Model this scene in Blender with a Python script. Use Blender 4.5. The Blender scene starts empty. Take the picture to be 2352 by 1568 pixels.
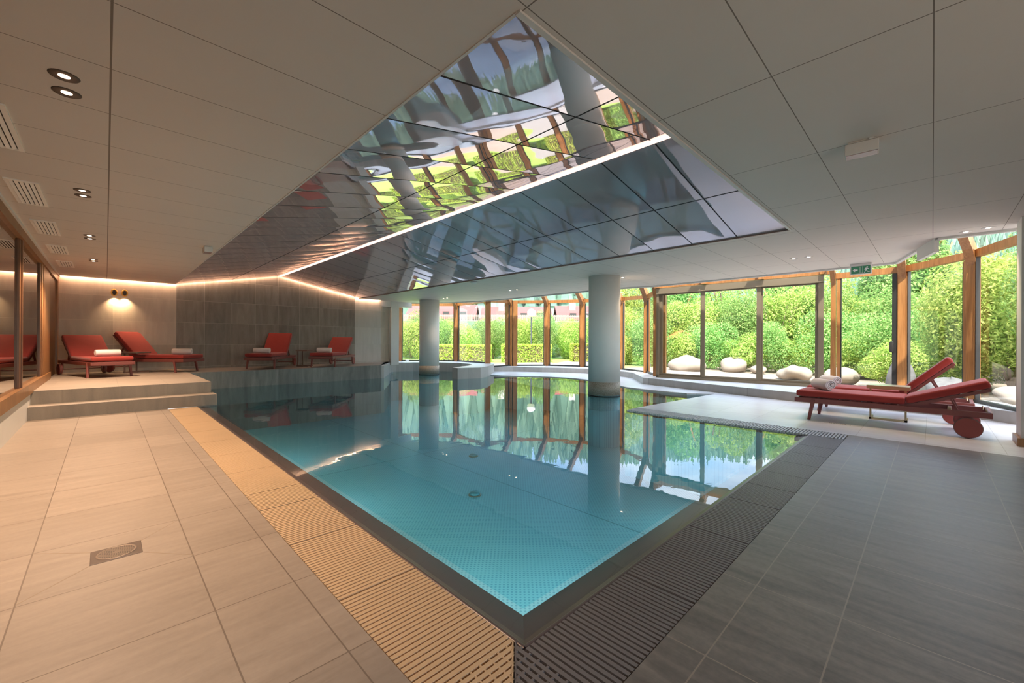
import bpy, math, random
from mathutils import Vector, Matrix
random.seed(11)
S = bpy.context.scene
COL = S.collection
PI = math.pi

# ---------------------------------------------------------------- camera
H = 1.25
cam_d = bpy.data.cameras.new('camera')
cam_d.sensor_fit = 'HORIZONTAL'; cam_d.sensor_width = 36.0
cam_d.lens = 949.0 / 2352 * 36
cam_d.shift_y = -0.7 / 2352
cam_d.clip_start = 0.02; cam_d.clip_end = 900
cam = bpy.data.objects.new('camera', cam_d); COL.objects.link(cam)
YAW, ROLL = math.radians(45.49), math.radians(0.2725)
fw = Vector((math.cos(YAW), math.sin(YAW), 0)); rt = Vector((math.sin(YAW), -math.cos(YAW), 0)); up = Vector((0, 0, 1))
rr = rt * math.cos(ROLL) + up * math.sin(ROLL)
uu = up * math.cos(ROLL) - rt * math.sin(ROLL)
cam.matrix_world = Matrix(((rr.x, uu.x, -fw.x, 0), (rr.y, uu.y, -fw.y, 0), (rr.z, uu.z, -fw.z, H), (0, 0, 0, 1)))
S.camera = cam

# ---------------------------------------------------------------- world, sun, exposure
vs = S.view_settings
S.display_settings.display_device = 'sRGB'
vs.view_transform = 'Standard'; vs.look = 'None'; vs.gamma = 1.0; vs.use_curve_mapping = False
vs.exposure = 2.0
w = bpy.data.worlds.new('sky'); S.world = w; w.use_nodes = True
nt = w.node_tree; nt.nodes.clear()
out = nt.nodes.new('ShaderNodeOutputWorld'); bg = nt.nodes.new('ShaderNodeBackground')
sky = nt.nodes.new('ShaderNodeTexSky'); sky.sky_type = 'NISHITA'; sky.sun_disc = False
sky.sun_elevation = math.radians(50); sky.sun_rotation = math.radians(200); sky.air_density = 1.0; sky.dust_density = 1.5; sky.ozone_density = 1.0
tc = nt.nodes.new('ShaderNodeTexCoord'); mp = nt.nodes.new('ShaderNodeMapping'); mp.inputs['Scale'].default_value = (1, 1, 2.6)
nz = nt.nodes.new('ShaderNodeTexNoise'); nz.inputs['Scale'].default_value = 2.2; nz.inputs['Detail'].default_value = 7; nz.inputs['Roughness'].default_value = .58
rp = nt.nodes.new('ShaderNodeValToRGB'); rp.color_ramp.elements[0].position = .42; rp.color_ramp.elements[1].position = .66
sc_ = nt.nodes.new('ShaderNodeVectorMath'); sc_.operation = 'SCALE'; sc_.inputs['Scale'].default_value = 0.24
mx = nt.nodes.new('ShaderNodeMix'); mx.data_type = 'RGBA'; mx.inputs['B'].default_value = (1.6, 1.64, 1.72, 1)
L = nt.links.new
L(tc.outputs['Generated'], mp.inputs['Vector']); L(mp.outputs['Vector'], nz.inputs['Vector']); L(nz.outputs['Fac'], rp.inputs['Fac'])
L(sky.outputs['Color'], sc_.inputs[0]); L(sc_.outputs['Vector'], mx.inputs['A']); L(rp.outputs['Color'], mx.inputs['Factor'])
L(mx.outputs['Result'], bg.inputs['Color']); bg.inputs['Strength'].default_value = 1.0; L(bg.outputs['Background'], out.inputs['Surface'])

sun_d = bpy.data.lights.new('sun', 'SUN'); sun_d.energy = 3.0; sun_d.angle = math.radians(1.2); sun_d.color = (1, .95, .86)
sun = bpy.data.objects.new('sun', sun_d); COL.objects.link(sun)
sun.rotation_euler = Vector((.50, .30, -1.0)).to_track_quat('-Z', 'Y').to_euler()

cy = S.cycles
cy.use_denoising = True
cy.max_bounces = 10; cy.diffuse_bounces = 5; cy.glossy_bounces = 5; cy.transmission_bounces = 4; cy.transparent_max_bounces = 24
cy.sample_clamp_indirect = 4.0; cy.caustics_reflective = False; cy.caustics_refractive = False

# ---------------------------------------------------------------- mesh builder
class MB:
    def __init__(s): s.v = []; s.f = []; s.m = []; s.sm = []
    def add(s, vs_, fs, mat=0, smooth=False, M=None):
        o = len(s.v)
        for p in vs_:
            s.v.append(tuple(M @ Vector(p)) if M is not None else tuple(p))
        for f in fs:
            s.f.append([o + i for i in f]); s.m.append(mat); s.sm.append(smooth)
        return s
    def box(s, x0, x1, y0, y1, z0, z1, mat=0, M=None):
        v = [(x, y, z) for x in (x0, x1) for y in (y0, y1) for z in (z0, z1)]
        return s.add(v, [(0, 1, 3, 2), (4, 6, 7, 5), (0, 4, 5, 1), (2, 3, 7, 6), (0, 2, 6, 4), (1, 5, 7, 3)], mat, False, M)
    def rbox(s, x0, x1, y0, y1, z0, z1, r=.02, n=3, mat=0, M=None):
        # box with rounded edges (superellipsoid-like corner spheres)
        hx, hy, hz = (x1 - x0) / 2, (y1 - y0) / 2, (z1 - z0) / 2
        c = Vector(((x0 + x1) / 2, (y0 + y1) / 2, (z0 + z1) / 2)); r = min(r, hx, hy, hz)
        nu, nv = 4 * (n + 1), 2 * (n + 1)
        vs_, fs = [], []
        for j in range(nv):
            q = j // (n + 1); ph = -PI / 2 + (PI / 2) * ((j - q * (n + 1)) / n) + q * PI / 2
            for i in range(nu):
                k = i // (n + 1); th = (PI / 2) * ((i - k * (n + 1)) / n) + k * PI / 2
                sx = 1 if k in (0, 3) else -1; sy = 1 if k in (0, 1) else -1; sz = -1 if q == 0 else 1
                vs_.append(c + Vector((sx * (hx - r) + r * math.cos(ph) * math.cos(th), sy * (hy - r) + r * math.cos(ph) * math.sin(th), sz * (hz - r) + r * math.sin(ph))))
        for j in range(nv - 1):
            for i in range(nu):
                a = j * nu + i; b = j * nu + (i + 1) % nu
                fs.append((a, b, b + nu, a + nu))
        fs.append(tuple(range(nu))[::-1]); fs.append(tuple((nv - 1) * nu + i for i in range(nu)))
        return s.add(vs_, fs, mat, True, M)
    def prism(s, poly, z0, z1, mat=0, M=None, top=None):
        a = sum(poly[i][0] * poly[(i + 1) % len(poly)][1] - poly[(i + 1) % len(poly)][0] * poly[i][1] for i in range(len(poly)))
        if a < 0: poly = poly[::-1]
        n = len(poly)
        v = [(x, y, z0) for x, y in poly] + [(x, y, z1) for x, y in poly]
        s.add(v, [tuple(range(n))[::-1], ] + [(i, (i + 1) % n, n + (i + 1) % n, n + i) for i in range(n)], mat, False, M)
        s.add(v, [tuple(range(n, 2 * n))], mat if top is None else top, False, M)
        return s
    def quad(s, a, b, c, d, mat=0): return s.add([a, b, c, d], [(0, 1, 2, 3)], mat)
    def cyl(s, p0, p1, r0, r1=None, n=16, mat=0, caps=True, smooth=True, M=None):
        r1 = r0 if r1 is None else r1
        p0, p1 = Vector(p0), Vector(p1); d = (p1 - p0).normalized()
        a = d.orthogonal().normalized(); b = d.cross(a)
        v = []
        for p, r in ((p0, r0), (p1, r1)):
            for i in range(n):
                t = 2 * PI * i / n; v.append(p + a * (r * math.cos(t)) + b * (r * math.sin(t)))
        s.add(v, [(i, (i + 1) % n, n + (i + 1) % n, n + i) for i in range(n)], mat, smooth, M)
        if caps: s.add(v, [tuple(range(n))[::-1], tuple(range(n, 2 * n))], mat, False, M)
        return s
    def bar(s, p0, p1, wd, ht, upv=(0, 0, 1), mat=0, M=None):
        p0, p1 = Vector(p0), Vector(p1); d = (p1 - p0).normalized(); u = Vector(upv)
        sd = d.cross(u).normalized(); u = sd.cross(d).normalized()
        v = []
        for p in (p0, p1):
            for a, b in ((-1, -1), (1, -1), (1, 1), (-1, 1)): v.append(p + sd * (a * wd / 2) + u * (b * ht / 2))
        return s.add(v, [(0, 1, 2, 3)[::-1], (4, 5, 6, 7), (0, 1, 5, 4), (1, 2, 6, 5), (2, 3, 7, 6), (3, 0, 4, 7)], mat, False, M)
    def tube(s, pts, r, n=8, mat=0, M=None):
        pts = [Vector(p) for p in pts]; v = []
        a = None
        for i, p in enumerate(pts):
            d = (pts[min(i + 1, len(pts) - 1)] - pts[max(i - 1, 0)]).normalized()
            a = d.orthogonal().normalized() if a is None else (a - d * a.dot(d)).normalized()
            b = d.cross(a); rr_ = r[i] if isinstance(r, (list, tuple)) else r
            for k in range(n):
                t = 2 * PI * k / n; v.append(p + a * (rr_ * math.cos(t)) + b * (rr_ * math.sin(t)))
        f = [(i * n + k, i * n + (k + 1) % n, (i + 1) * n + (k + 1) % n, (i + 1) * n + k) for i in range(len(pts) - 1) for k in range(n)]
        f += [tuple(range(n))[::-1], tuple((len(pts) - 1) * n + k for k in range(n))]
        return s.add(v, f, mat, True, M)
    def lathe(s, prof, n=24, c=(0, 0, 0), mat=0, M=None, smooth=True, caps=True):
        v = []
        for r, z in prof:
            for i in range(n):
                t = 2 * PI * i / n; v.append((c[0] + r * math.cos(t), c[1] + r * math.sin(t), c[2] + z))
        f = [(j * n + i, j * n + (i + 1) % n, (j + 1) * n + (i + 1) % n, (j + 1) * n + i) for j in range(len(prof) - 1) for i in range(n)]
        if caps: f += [tuple(range(n))[::-1], tuple((len(prof) - 1) * n + i for i in range(n))]
        return s.add(v, f, mat, smooth, M)
    def build(s, name, mats, parent=None, kind=None, label=None, cat=None, group=None, loc=None):
        me = bpy.data.meshes.new(name)
        me.from_pydata(s.v, [], s.f)
        if not isinstance(mats, (list, tuple)): mats = [mats]
        for m in mats: me.materials.append(m)
        me.polygons.foreach_set('material_index', s.m)
        me.polygons.foreach_set('use_smooth', s.sm)
        me.update()
        o = bpy.data.objects.new(name, me); COL.objects.link(o)
        if loc: o.location = loc
        if parent: o.parent = parent
        tag(o, label, cat, group, kind)
        return o
def tag(o, label=None, cat=None, group=None, kind=None):
    if label: o['label'] = label
    if cat: o['category'] = cat
    if group: o['group'] = group
    if kind: o['kind'] = kind
    return o
def empty(name, loc=(0, 0, 0), rz=0, label=None, cat=None, group=None, kind=None):
    o = bpy.data.objects.new(name, None); COL.objects.link(o)
    o.location = loc; o.rotation_euler = (0, 0, rz); o.empty_display_size = .1
    return tag(o, label, cat, group, kind)
def copy_tree(o, parent=None):
    c = o.copy(); COL.objects.link(c); c.parent = parent
    for ch in list(o.children): copy_tree(ch, c)
    return c
def bevel(o, wd=.006, seg=2):
    m = o.modifiers.new('bevel', 'BEVEL'); m.width = wd; m.segments = seg; m.limit_method = 'ANGLE'; m.angle_limit = math.radians(40)
    return o

# ---------------------------------------------------------------- materials
class N:
    """tiny node helper"""
    def __init__(s, name):
        s.mat = bpy.data.materials.new(name); s.mat.use_nodes = True
        s.t = s.mat.node_tree; s.t.nodes.clear()
        s.out = s.n('ShaderNodeOutputMaterial')
    def n(s, typ, **kw):
        nd = s.t.nodes.new(typ)
        for k, v in kw.items(): setattr(nd, k, v)
        return nd
    def l(s, a, b): s.t.links.new(a, b)
    def val(s, sock, v):
        if hasattr(v, 'is_output'): s.l(v, sock)
        else: sock.default_value = v
    def math(s, op, a, b=0.0, c=None):
        nd = s.n('ShaderNodeMath', operation=op); s.val(nd.inputs[0], a); s.val(nd.inputs[1], b)
        if c is not None: s.val(nd.inputs[2], c)
        return nd.outputs[0]
    def pos(s):
        g = s.n('ShaderNodeNewGeometry'); sp = s.n('ShaderNodeSeparateXYZ'); s.l(g.outputs['Position'], sp.inputs[0])
        return g.outputs['Position'], sp.outputs[0], sp.outputs[1], sp.outputs[2]
    def obj(s):
        g = s.n('ShaderNodeTexCoord'); sp = s.n('ShaderNodeSeparateXYZ'); s.l(g.outputs['Object'], sp.inputs[0])
        return g.outputs['Object'], sp.outputs[0], sp.outputs[1], sp.outputs[2]
    def vec(s, x, y, z):
        c = s.n('ShaderNodeCombineXYZ'); s.val(c.inputs[0], x); s.val(c.inputs[1], y); s.val(c.inputs[2], z); return c.outputs[0]
    def scale(s, v, sc):
        m = s.n('ShaderNodeMapping'); s.l(v, m.inputs[0]); m.inputs['Scale'].default_value = sc; return m.outputs[0]
    def noise(s, v, scale=5, detail=4, rough=.55, dist=0):
        nd = s.n('ShaderNodeTexNoise'); s.l(v, nd.inputs['Vector']); nd.inputs['Scale'].default_value = scale
        nd.inputs['Detail'].default_value = detail; nd.inputs['Roughness'].default_value = rough; nd.inputs['Distortion'].default_value = dist
        return nd.outputs['Fac']
    def white(s, v):
        nd = s.n('ShaderNodeTexWhiteNoise', noise_dimensions='3D'); s.l(v, nd.inputs['Vector']); return nd.outputs['Value']
    def mix(s, f, a, b):
        m = s.n('ShaderNodeMix', data_type='RGBA'); s.val(m.inputs['Factor'], f)
        for k, c in (('A', a), ('B', b)):
            if hasattr(c, 'is_output'): s.l(c, m.inputs[k])
            else: m.inputs[k].default_value = (*c, 1)
        return m.outputs['Result']
    def ramp(s, f, lo, hi):
        m = s.n('ShaderNodeMapRange'); s.l(f, m.inputs[0]); m.inputs[1].default_value = lo; m.inputs[2].default_value = hi
        return m.outputs[0]
    def line(s, x, period, off, wd):
        m = s.math('FRACT', s.math('DIVIDE', s.math('SUBTRACT', x, off - 50 * period), period))
        d = s.math('MINIMUM', m, s.math('SUBTRACT', 1.0, m))
        return s.math('LESS_THAN', d, wd / 2 / period)
    def at(s, x, x0, wd):
        return s.math('LESS_THAN', s.math('ABSOLUTE', s.math('SUBTRACT', x, x0)), wd / 2)
    def cell(s, x, period, off):
        return s.math('FLOOR', s.math('DIVIDE', s.math('SUBTRACT', x, off), period))
    def bump(s, h, strength=.2, dist=.01):
        b = s.n('ShaderNodeBump'); s.l(h, b.inputs['Height']); b.inputs['Strength'].default_value = strength; b.inputs['Distance'].default_value = dist
        return b.outputs['Normal']
    def pbr(s, col, rough=.5, metal=0., nrm=None, spec=.5, coat=0, sheen=0):
        p = s.n('ShaderNodeBsdfPrincipled')
        if hasattr(col, 'is_output'): s.l(col, p.inputs['Base Color'])
        else: p.inputs['Base Color'].default_value = (*col, 1)
        s.val(p.inputs['Roughness'], rough); p.inputs['Metallic'].default_value = metal
        p.inputs['Specular IOR Level'].default_value = spec; p.inputs['Coat Weight'].default_value = coat
        p.inputs['Sheen Weight'].default_value = sheen
        if nrm is not None: s.l(nrm, p.inputs['Normal'])
        return p.outputs[0]
    def done(s, sh): s.l(sh, s.out.inputs['Surface']); return s.mat

def simple(name, col, rough=.5, metal=0, var=.08, scale=6, spec=.5, bumps=0, coat=0, sheen=0):
    m = N(name); P, x, y, z = m.obj()
    f = m.noise(P, scale, 5)
    c = m.mix(f, tuple(v * (1 - var) for v in col), tuple(min(1, v * (1 + var)) for v in col))
    nrm = m.bump(m.noise(P, scale * 18, 3), bumps, .004) if bumps else None
    return m.done(m.pbr(c, rough, metal, nrm, spec, coat, sheen))

def emit(name, col, strength):
    m = N(name); e = m.n('ShaderNodeEmission'); e.inputs[0].default_value = (*col, 1); e.inputs[1].default_value = strength
    return m.done(e.outputs[0])

def tile_floor(name, xs, yper, yoff, base, dark, grout, rough, xper=None, xoff=0, streak=(1.2, 9, 1), lw=.006, spec=.5, ys=()):
    m = N(name); P, x, y, z = m.pos()
    ln = m.line(y, yper, yoff, lw)
    for q in xs: ln = m.math('MAXIMUM', ln, m.at(x, q, lw))
    for q in ys: ln = m.math('MAXIMUM', ln, m.at(y, q, lw))
    if xper: ln = m.math('MAXIMUM', ln, m.line(x, xper, xoff, lw))
    idv = m.white(m.vec(m.cell(x, xper or .66, xoff), m.cell(y, yper, yoff), 0.0))
    n1 = m.noise(m.scale(P, streak), 1.6, 7, .62, .6); n2 = m.noise(P, 34, 4, .6)
    f = m.math('ADD', m.math('MULTIPLY', n1, .75), m.math('MULTIPLY', n2, .25))
    f = m.ramp(f, .34, .68)
    c = m.mix(f, dark, base)
    hs = m.n('ShaderNodeHueSaturation'); m.l(c, hs.inputs['Color']); m.l(m.math('ADD', .93, m.math('MULTIPLY', idv, .14)), hs.inputs['Value'])
    c = m.mix(ln, hs.outputs[0], grout)
    nrm = m.bump(m.math('SUBTRACT', m.math('MULTIPLY', n2, .3), ln), .15, .004)
    rg = m.math('ADD', rough - .06, m.math('MULTIPLY', n1, .14))
    return m.done(m.pbr(c, rg, 0, nrm, spec))

MT = {}
MT['floor_beige'] = tile_floor('beige_tile', (-.30, .365, .70), .675, 1.64, (.39, .315, .25), (.30, .24, .188), (.18, .135, .10), .42, None, -.30)
MT['floor_dark'] = tile_floor('dark_tile', (), .675, .285, (.255, .218, .18), (.115, .099, .083), (.29, .235, .18), .40, .68, 1.71, (7, 1.1, 1), .006, ys=(.63,))  # darker tile tone for the right-hand floor
MT['floor_light'] = tile_floor('pale_tile', (), .66, .72, (.72, .745, .77), (.62, .64, .665), (.46, .46, .46), .34, .66, .70, (5, 1.2, 1), .005)
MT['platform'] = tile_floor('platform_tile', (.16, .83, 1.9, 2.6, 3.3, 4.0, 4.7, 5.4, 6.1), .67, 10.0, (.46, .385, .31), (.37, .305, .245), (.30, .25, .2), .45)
MT['ledge_top'] = tile_floor('ledge_tile', (), .7, 13.05, (.34, .31, .28), (.26, .24, .22), (.20, .18, .16), .45, .7, 1.5)

def wall_tile(name, base, dark, grout, xoff, xper, zoff, zper, lw=.008, vert=True, rough=.55):
    m = N(name); P, x, y, z = m.pos()
    ln = m.math('MAXIMUM', m.line(x, xper, xoff, lw), m.line(z, zper, zoff, lw))
    idv = m.white(m.vec(m.cell(x, xper, xoff), 3.0, m.cell(z, zper, zoff)))
    off = m.n('ShaderNodeVectorMath', operation='ADD'); m.l(P, off.inputs[0]); m.l(m.vec(m.math('MULTIPLY', idv, 40.0), 0.0, 0.0), off.inputs[1])
    n1 = m.noise(m.scale(off.outputs[0], (5, 5, .8) if vert else (1, 1, 4)), 1.3, 6, .6, .5); n2 = m.noise(P, 60, 3)
    f = m.ramp(m.math('ADD', m.math('MULTIPLY', n1, .8), m.math('MULTIPLY', n2, .2)), .35, .66)
    c = m.mix(f, dark, base)
    hs = m.n('ShaderNodeHueSaturation'); m.l(c, hs.inputs['Color']); m.l(m.math('ADD', .88, m.math('MULTIPLY', idv, .24)), hs.inputs['Value'])
    c = m.mix(ln, hs.outputs[0], grout)
    nrm = m.bump(m.math('SUBTRACT', m.math('MULTIPLY', n2, .4), ln), .2, .005)
    return m.done(m.pbr(c, rough, 0, nrm, .4))
MT['wall_dark'] = wall_tile('dark_stone_tile', (.33, .295, .255), (.22, .197, .172), (.48, .42, .36), 1.41, .645, .48, .63)
MT['wall_light'] = wall_tile('sand_stone_tile', (.62, .545, .455), (.53, .46, .385), (.68, .60, .50), .135, 1.28, .48, .63)
MT['plaster'] = wall_tile('pale_stone_tile', (.60, .57, .53), (.53, .50, .46), (.50, .47, .43), .135, 1.28, .48, .63)
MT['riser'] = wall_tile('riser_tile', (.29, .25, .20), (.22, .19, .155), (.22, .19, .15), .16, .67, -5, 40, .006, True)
MT['ledge_front'] = wall_tile('ledge_stone', (.25, .245, .22), (.14, .137, .125), (.18, .18, .165), 1.5, .67, -5, 40, .005, True, .4)
MT['curb'] = wall_tile('curb_stone', (.47, .455, .43), (.40, .385, .365), (.33, .32, .3), 10.0, .66, -5, 40, .005, True, .4)
MT['curb_top'] = simple('curb_top_tile', (.66, .67, .68), .35, var=.06)
MT['stone_speckle'] = None
m = N('speckled_stone'); P, x, y, z = m.pos(); n1 = m.noise(P, 95, 3, .7); 
MT['stone_speckle'] = m.done(m.pbr(m.mix(m.ramp(n1, .42, .6), (.20, .165, .12), (.46, .42, .35)), .5))
MT['column'] = simple('column_plaster', (.74, .72, .68), .55, var=.03)
MT['white'] = simple('white_paint', (.72, .70, .67), .5, var=.03)
MT['dark_gap'] = simple('dark_gap', (.012, .012, .012), .7)
MT['alu'] = simple('bronze_aluminium', (.25, .195, .13), .4, .35, var=.05)
MT['alu_dark'] = simple('dark_aluminium', (.045, .043, .04), .4, .4)
MT['steel'] = simple('brushed_steel', (.13, .095, .088), .34, .25, var=.15, scale=2)
MT['brass'] = simple('brushed_brass', (.55, .46, .30), .3, 1.0)
MT['taupe_metal'] = simple('taupe_metal', (.20, .135, .115), .45, .2)
MT['gold'] = simple('gold_ring', (.85, .50, .12), .4, .5)
MT['red_cloth'] = simple('red_canvas', (.33, .040, .033), .8, var=.08, scale=9, spec=.2, bumps=.15, sheen=.2)
MT['red_frame'] = simple('maroon_lacquer', (.22, .065, .056), .45, var=.06)
MT['red_wheel'] = simple('red_wheel', (.25, .05, .04), .5, var=.05)
MT['towel'] = simple('white_terry', (.78, .75, .73), .95, var=.05, scale=30, spec=.1, bumps=.6)
MT['vent'] = simple('vent_enamel', (.90, .86, .80), .5, var=.03)

def wood(name, a, b):
    m = N(name); P, x, y, z = m.pos()
    n1 = m.noise(m.scale(P, (14, 14, .9)), 1.5, 6, .6, 1.0); n2 = m.noise(P, 2.2, 2)
    c = m.mix(m.ramp(n1, .3, .7), a, b)
    hs = m.n('ShaderNodeHueSaturation'); m.l(c, hs.inputs['Color']); m.l(m.math('ADD', .75, m.math('MULTIPLY', n2, .5)), hs.inputs['Value'])
    return m.done(m.pbr(hs.outputs[0], .38, 0, None, .5))
MT['timber'] = wood('larch_timber', (.27, .105, .03), (.47, .215, .07))
MT['timber_dark'] = wood('stained_timber', (.11, .045, .016), (.20, .09, .034))
MT['timber_sill'] = wood('oak_sill', (.22, .10, .035), (.36, .18, .07))

# ceiling panels: thin dark joints on a 1.37 x 0.66 grid
m = N('ceiling_panel'); P, x, y, z = m.pos()
lx = m.math('MAXIMUM', m.line(x, 1.37, .015, .007), m.at(x, .015, .010)); ly = m.line(y, .66, .0, .006)
n1 = m.noise(P, 1.1, 3); n2 = m.noise(m.scale(P, (1, 12, 1)), 30, 2)
c = m.mix(n1, (.67, .615, .56), (.72, .665, .61))
c = m.mix(m.math('MAXIMUM', lx, ly), c, (.22, .185, .155))
MT['ceiling'] = m.done(m.pbr(c, .6, 0, m.bump(n2, .04, .003), .3))

# glossy stretched foil panels of the pitched ceiling
def foil(name, xmid, wob, base):
    m = N(name); P, x, y, z = m.pos()
    ln = m.math('MAXIMUM', m.line(y, .654, 1.37, .017), m.at(x, xmid, .022))
    fy = m.math('FRACT', m.math('DIVIDE', m.math('SUBTRACT', y, 1.37 - 65.4), .654))
    bulge = m.math('MULTIPLY', m.math('MULTIPLY', fy, m.math('SUBTRACT', 1.0, fy)), .10)
    n1 = m.noise(m.scale(P, (1, .6, 1)), .9, 2, .45)
    h = m.math('ADD', m.math('MULTIPLY', n1, wob), bulge)
    nrm = m.bump(h, 1.0, .12)
    g = m.n('ShaderNodeBsdfGlossy'); g.inputs['Color'].default_value = (.95, .86, .88, 1); g.inputs['Roughness'].default_value = .02; m.l(nrm, g.inputs['Normal'])
    d = m.n('ShaderNodeBsdfDiffuse'); d.inputs['Color'].default_value = (.52, .44, .465, 1)
    lw = m.n('ShaderNodeFresnel'); lw.inputs['IOR'].default_value = 1.6
    mx = m.n('ShaderNodeMixShader'); m.l(m.math('MINIMUM', m.math('ADD', lw.outputs[0], base), .62), mx.inputs[0]); m.l(d.outputs[0], mx.inputs[1]); m.l(g.outputs[0], mx.inputs[2])
    dk = m.n('ShaderNodeBsdfDiffuse'); dk.inputs['Color'].default_value = (.055, .05, .052, 1)
    m2 = m.n('ShaderNodeMixShader'); m.l(ln, m2.inputs[0]); m.l(mx.outputs[0], m2.inputs[1]); m.l(dk.outputs[0], m2.inputs[2])
    return m.done(m2.outputs[0])
MT['foil_left'] = foil('foil_left_slope', 2.70, .22, .40)
MT['foil_right'] = foil('foil_right_slope', 5.36, .10, .28)

# glass (thin pane) and water surface: fresnel reflection over a clear body
def pane(name, tint, ior, extra=0.0, wave=None):
    m = N(name)
    t = m.n('ShaderNodeBsdfTransparent'); t.inputs[0].default_value = (*tint, 1)
    g = m.n('ShaderNodeBsdfGlossy'); g.inputs['Roughness'].default_value = 0.0
    gm_ = m.n('ShaderNodeNewGeometry'); dp = m.n('ShaderNodeVectorMath', operation='DOT_PRODUCT'); m.l(gm_.outputs['Incoming'], dp.inputs[0])
    if wave:
        P, x, y, z = m.pos(); nrm = m.bump(m.noise(P, wave[0], 3, .5), wave[1], wave[2]); m.l(nrm, g.inputs['Normal']); m.l(nrm, dp.inputs[1])
    else: m.l(gm_.outputs['Normal'], dp.inputs[1])
    f0 = ((ior - 1) / (ior + 1)) ** 2 * (1 if wave else 2)
    cs = m.math('SUBTRACT', 1.0, m.math('ABSOLUTE', dp.outputs['Value']))
    fr = m.math('ADD', f0 + extra, m.math('MULTIPLY', 1 - f0 - extra, m.math('POWER', cs, 5.0)))
    mx = m.n('ShaderNodeMixShader'); m.l(m.math('MINIMUM', fr, 1.0), mx.inputs[0])
    m.l(t.outputs[0], mx.inputs[1]); m.l(g.outputs[0], mx.inputs[2])
    return m.done(mx.outputs[0])
MT['glass'] = pane('clear_glass', (.95, .97, .96), 1.5)
MT['glass_room'] = pane('tinted_glass', (.55, .52, .48), 1.9, .30)
MT['water'] = pane('pool_water', (.62, .90, .95), 1.36, .015, (3.0, .05, .02))

MT['water_film'] = pane('shallow_water', (.97, .985, .985), 1.36, .015, (3.0, .05, .02))

# embossed pool steel
m = N('embossed_pool_steel'); P, x, y, z = m.pos()
def dots(u, v, s_):
    a = m.math('SUBTRACT', m.math('FRACT', m.math('DIVIDE', m.math('ADD', u, 50.0), s_)), .5); b = m.math('SUBTRACT', m.math('FRACT', m.math('DIVIDE', m.math('ADD', v, 50.0), s_)), .5)
    return m.math('LESS_THAN', m.math('ADD', m.math('MULTIPLY', a, a), m.math('MULTIPLY', b, b)), .075)
ud = m.math('ADD', x, y); vd = m.math('SUBTRACT', x, y)
dt = dots(ud, vd, .058)
sm = m.math('MAXIMUM', m.math('MAXIMUM', m.at(x, 4.9, .02), m.at(x, 2.45, .012)), m.at(y, 7.75, .02))
n1 = m.noise(P, .9, 2)
c = m.mix(n1, (.20, .43, .48), (.27, .50, .54))
c = m.mix(m.math('MULTIPLY', dt, .5), c, (.02, .17, .26))
c = m.mix(sm, c, (.05, .19, .21))
MT['pool'] = m.done(m.pbr(c, .35, .0, None, .4))

# grates: slats
MT['grate_beige'] = simple('beige_grate', (.60, .41, .235), .55, var=.08, scale=3)
MT['grate_dark'] = simple('dark_grate', (.17, .148, .138), .45, var=.12, scale=3)
MT['grate_pale'] = simple('pale_grate', (.50, .50, .49), .5, var=.05)

# outdoors
def leafmat(name, a, b, t):
    m = N(name); g = m.n('ShaderNodeNewGeometry')
    c = m.mix(g.outputs['Random Per Island'], a, b)
    oi = m.n('ShaderNodeObjectInfo'); hs = m.n('ShaderNodeHueSaturation'); m.l(c, hs.inputs['Color'])
    m.l(m.math('ADD', .475, m.math('MULTIPLY', oi.outputs['Random'], .04)), hs.inputs['Hue']); m.l(m.math('ADD', .8, m.math('MULTIPLY', oi.outputs['Random'], .4)), hs.inputs['Value'])
    d = m.n('ShaderNodeBsdfDiffuse'); m.l(hs.outputs[0], d.inputs[0]); tr = m.n('ShaderNodeBsdfTranslucent'); m.l(hs.outputs[0], tr.inputs[0])
    mx = m.n('ShaderNodeMixShader'); mx.inputs[0].default_value = t; m.l(d.outputs[0], mx.inputs[1]); m.l(tr.outputs[0], mx.inputs[2])
    return m.done(mx.outputs[0])
MT['leaf'] = leafmat('leaf_green', (.17, .32, .05), (.58, .68, .20), .4)
MT['leaf_deep'] = leafmat('leaf_deep_green', (.10, .26, .06), (.42, .60, .20), .4)
MT['leaf_hedge'] = leafmat('leaf_hedge', (.28, .42, .05), (.66, .74, .18), .4)
MT['conifer'] = leafmat('conifer', (.08, .15, .11), (.19, .29, .20), .1)  # distance haze put into the colour as a pale blue-green
MT['bark'] = simple('bark', (.16, .11, .07), .9, var=.3, scale=8)
MT['bark_pine'] = simple('orange_bark', (.40, .20, .08), .9, var=.3, scale=8)
MT['gravel'] = simple('garden_gravel', (.27, .215, .165), .95, var=.22, scale=1.1, bumps=.6)
MT['lawn'] = simple('lawn', (.25, .40, .07), .95, var=.25, scale=1.5, bumps=.5)
MT['path'] = simple('pale_path', (.24, .225, .20), .9, var=.1)
MT['rock'] = simple('pale_boulder', (.28, .235, .185), .9, var=.25, scale=2.2, bumps=.8)
MT['rock_grey'] = simple('grey_boulder', (.13, .125, .12), .9, var=.55, scale=5, bumps=1.0)
MT['roof_red'] = simple('red_roof', (.24, .062, .055), .8, var=.1)
MT['chalet'] = simple('chalet_wall', (.17, .135, .10), .8, var=.1)
MT['fence'] = simple('weathered_wood', (.33, .28, .22), .9, var=.2)
MT['hill'] = simple('forest_floor', (.07, .13, .06), 1, var=.3, scale=.1)
MT['globe'] = simple('opal_globe', (.85, .87, .88), .3, var=.02)
MT['pole'] = simple('lamp_pole', (.05, .055, .06), .5)

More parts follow.
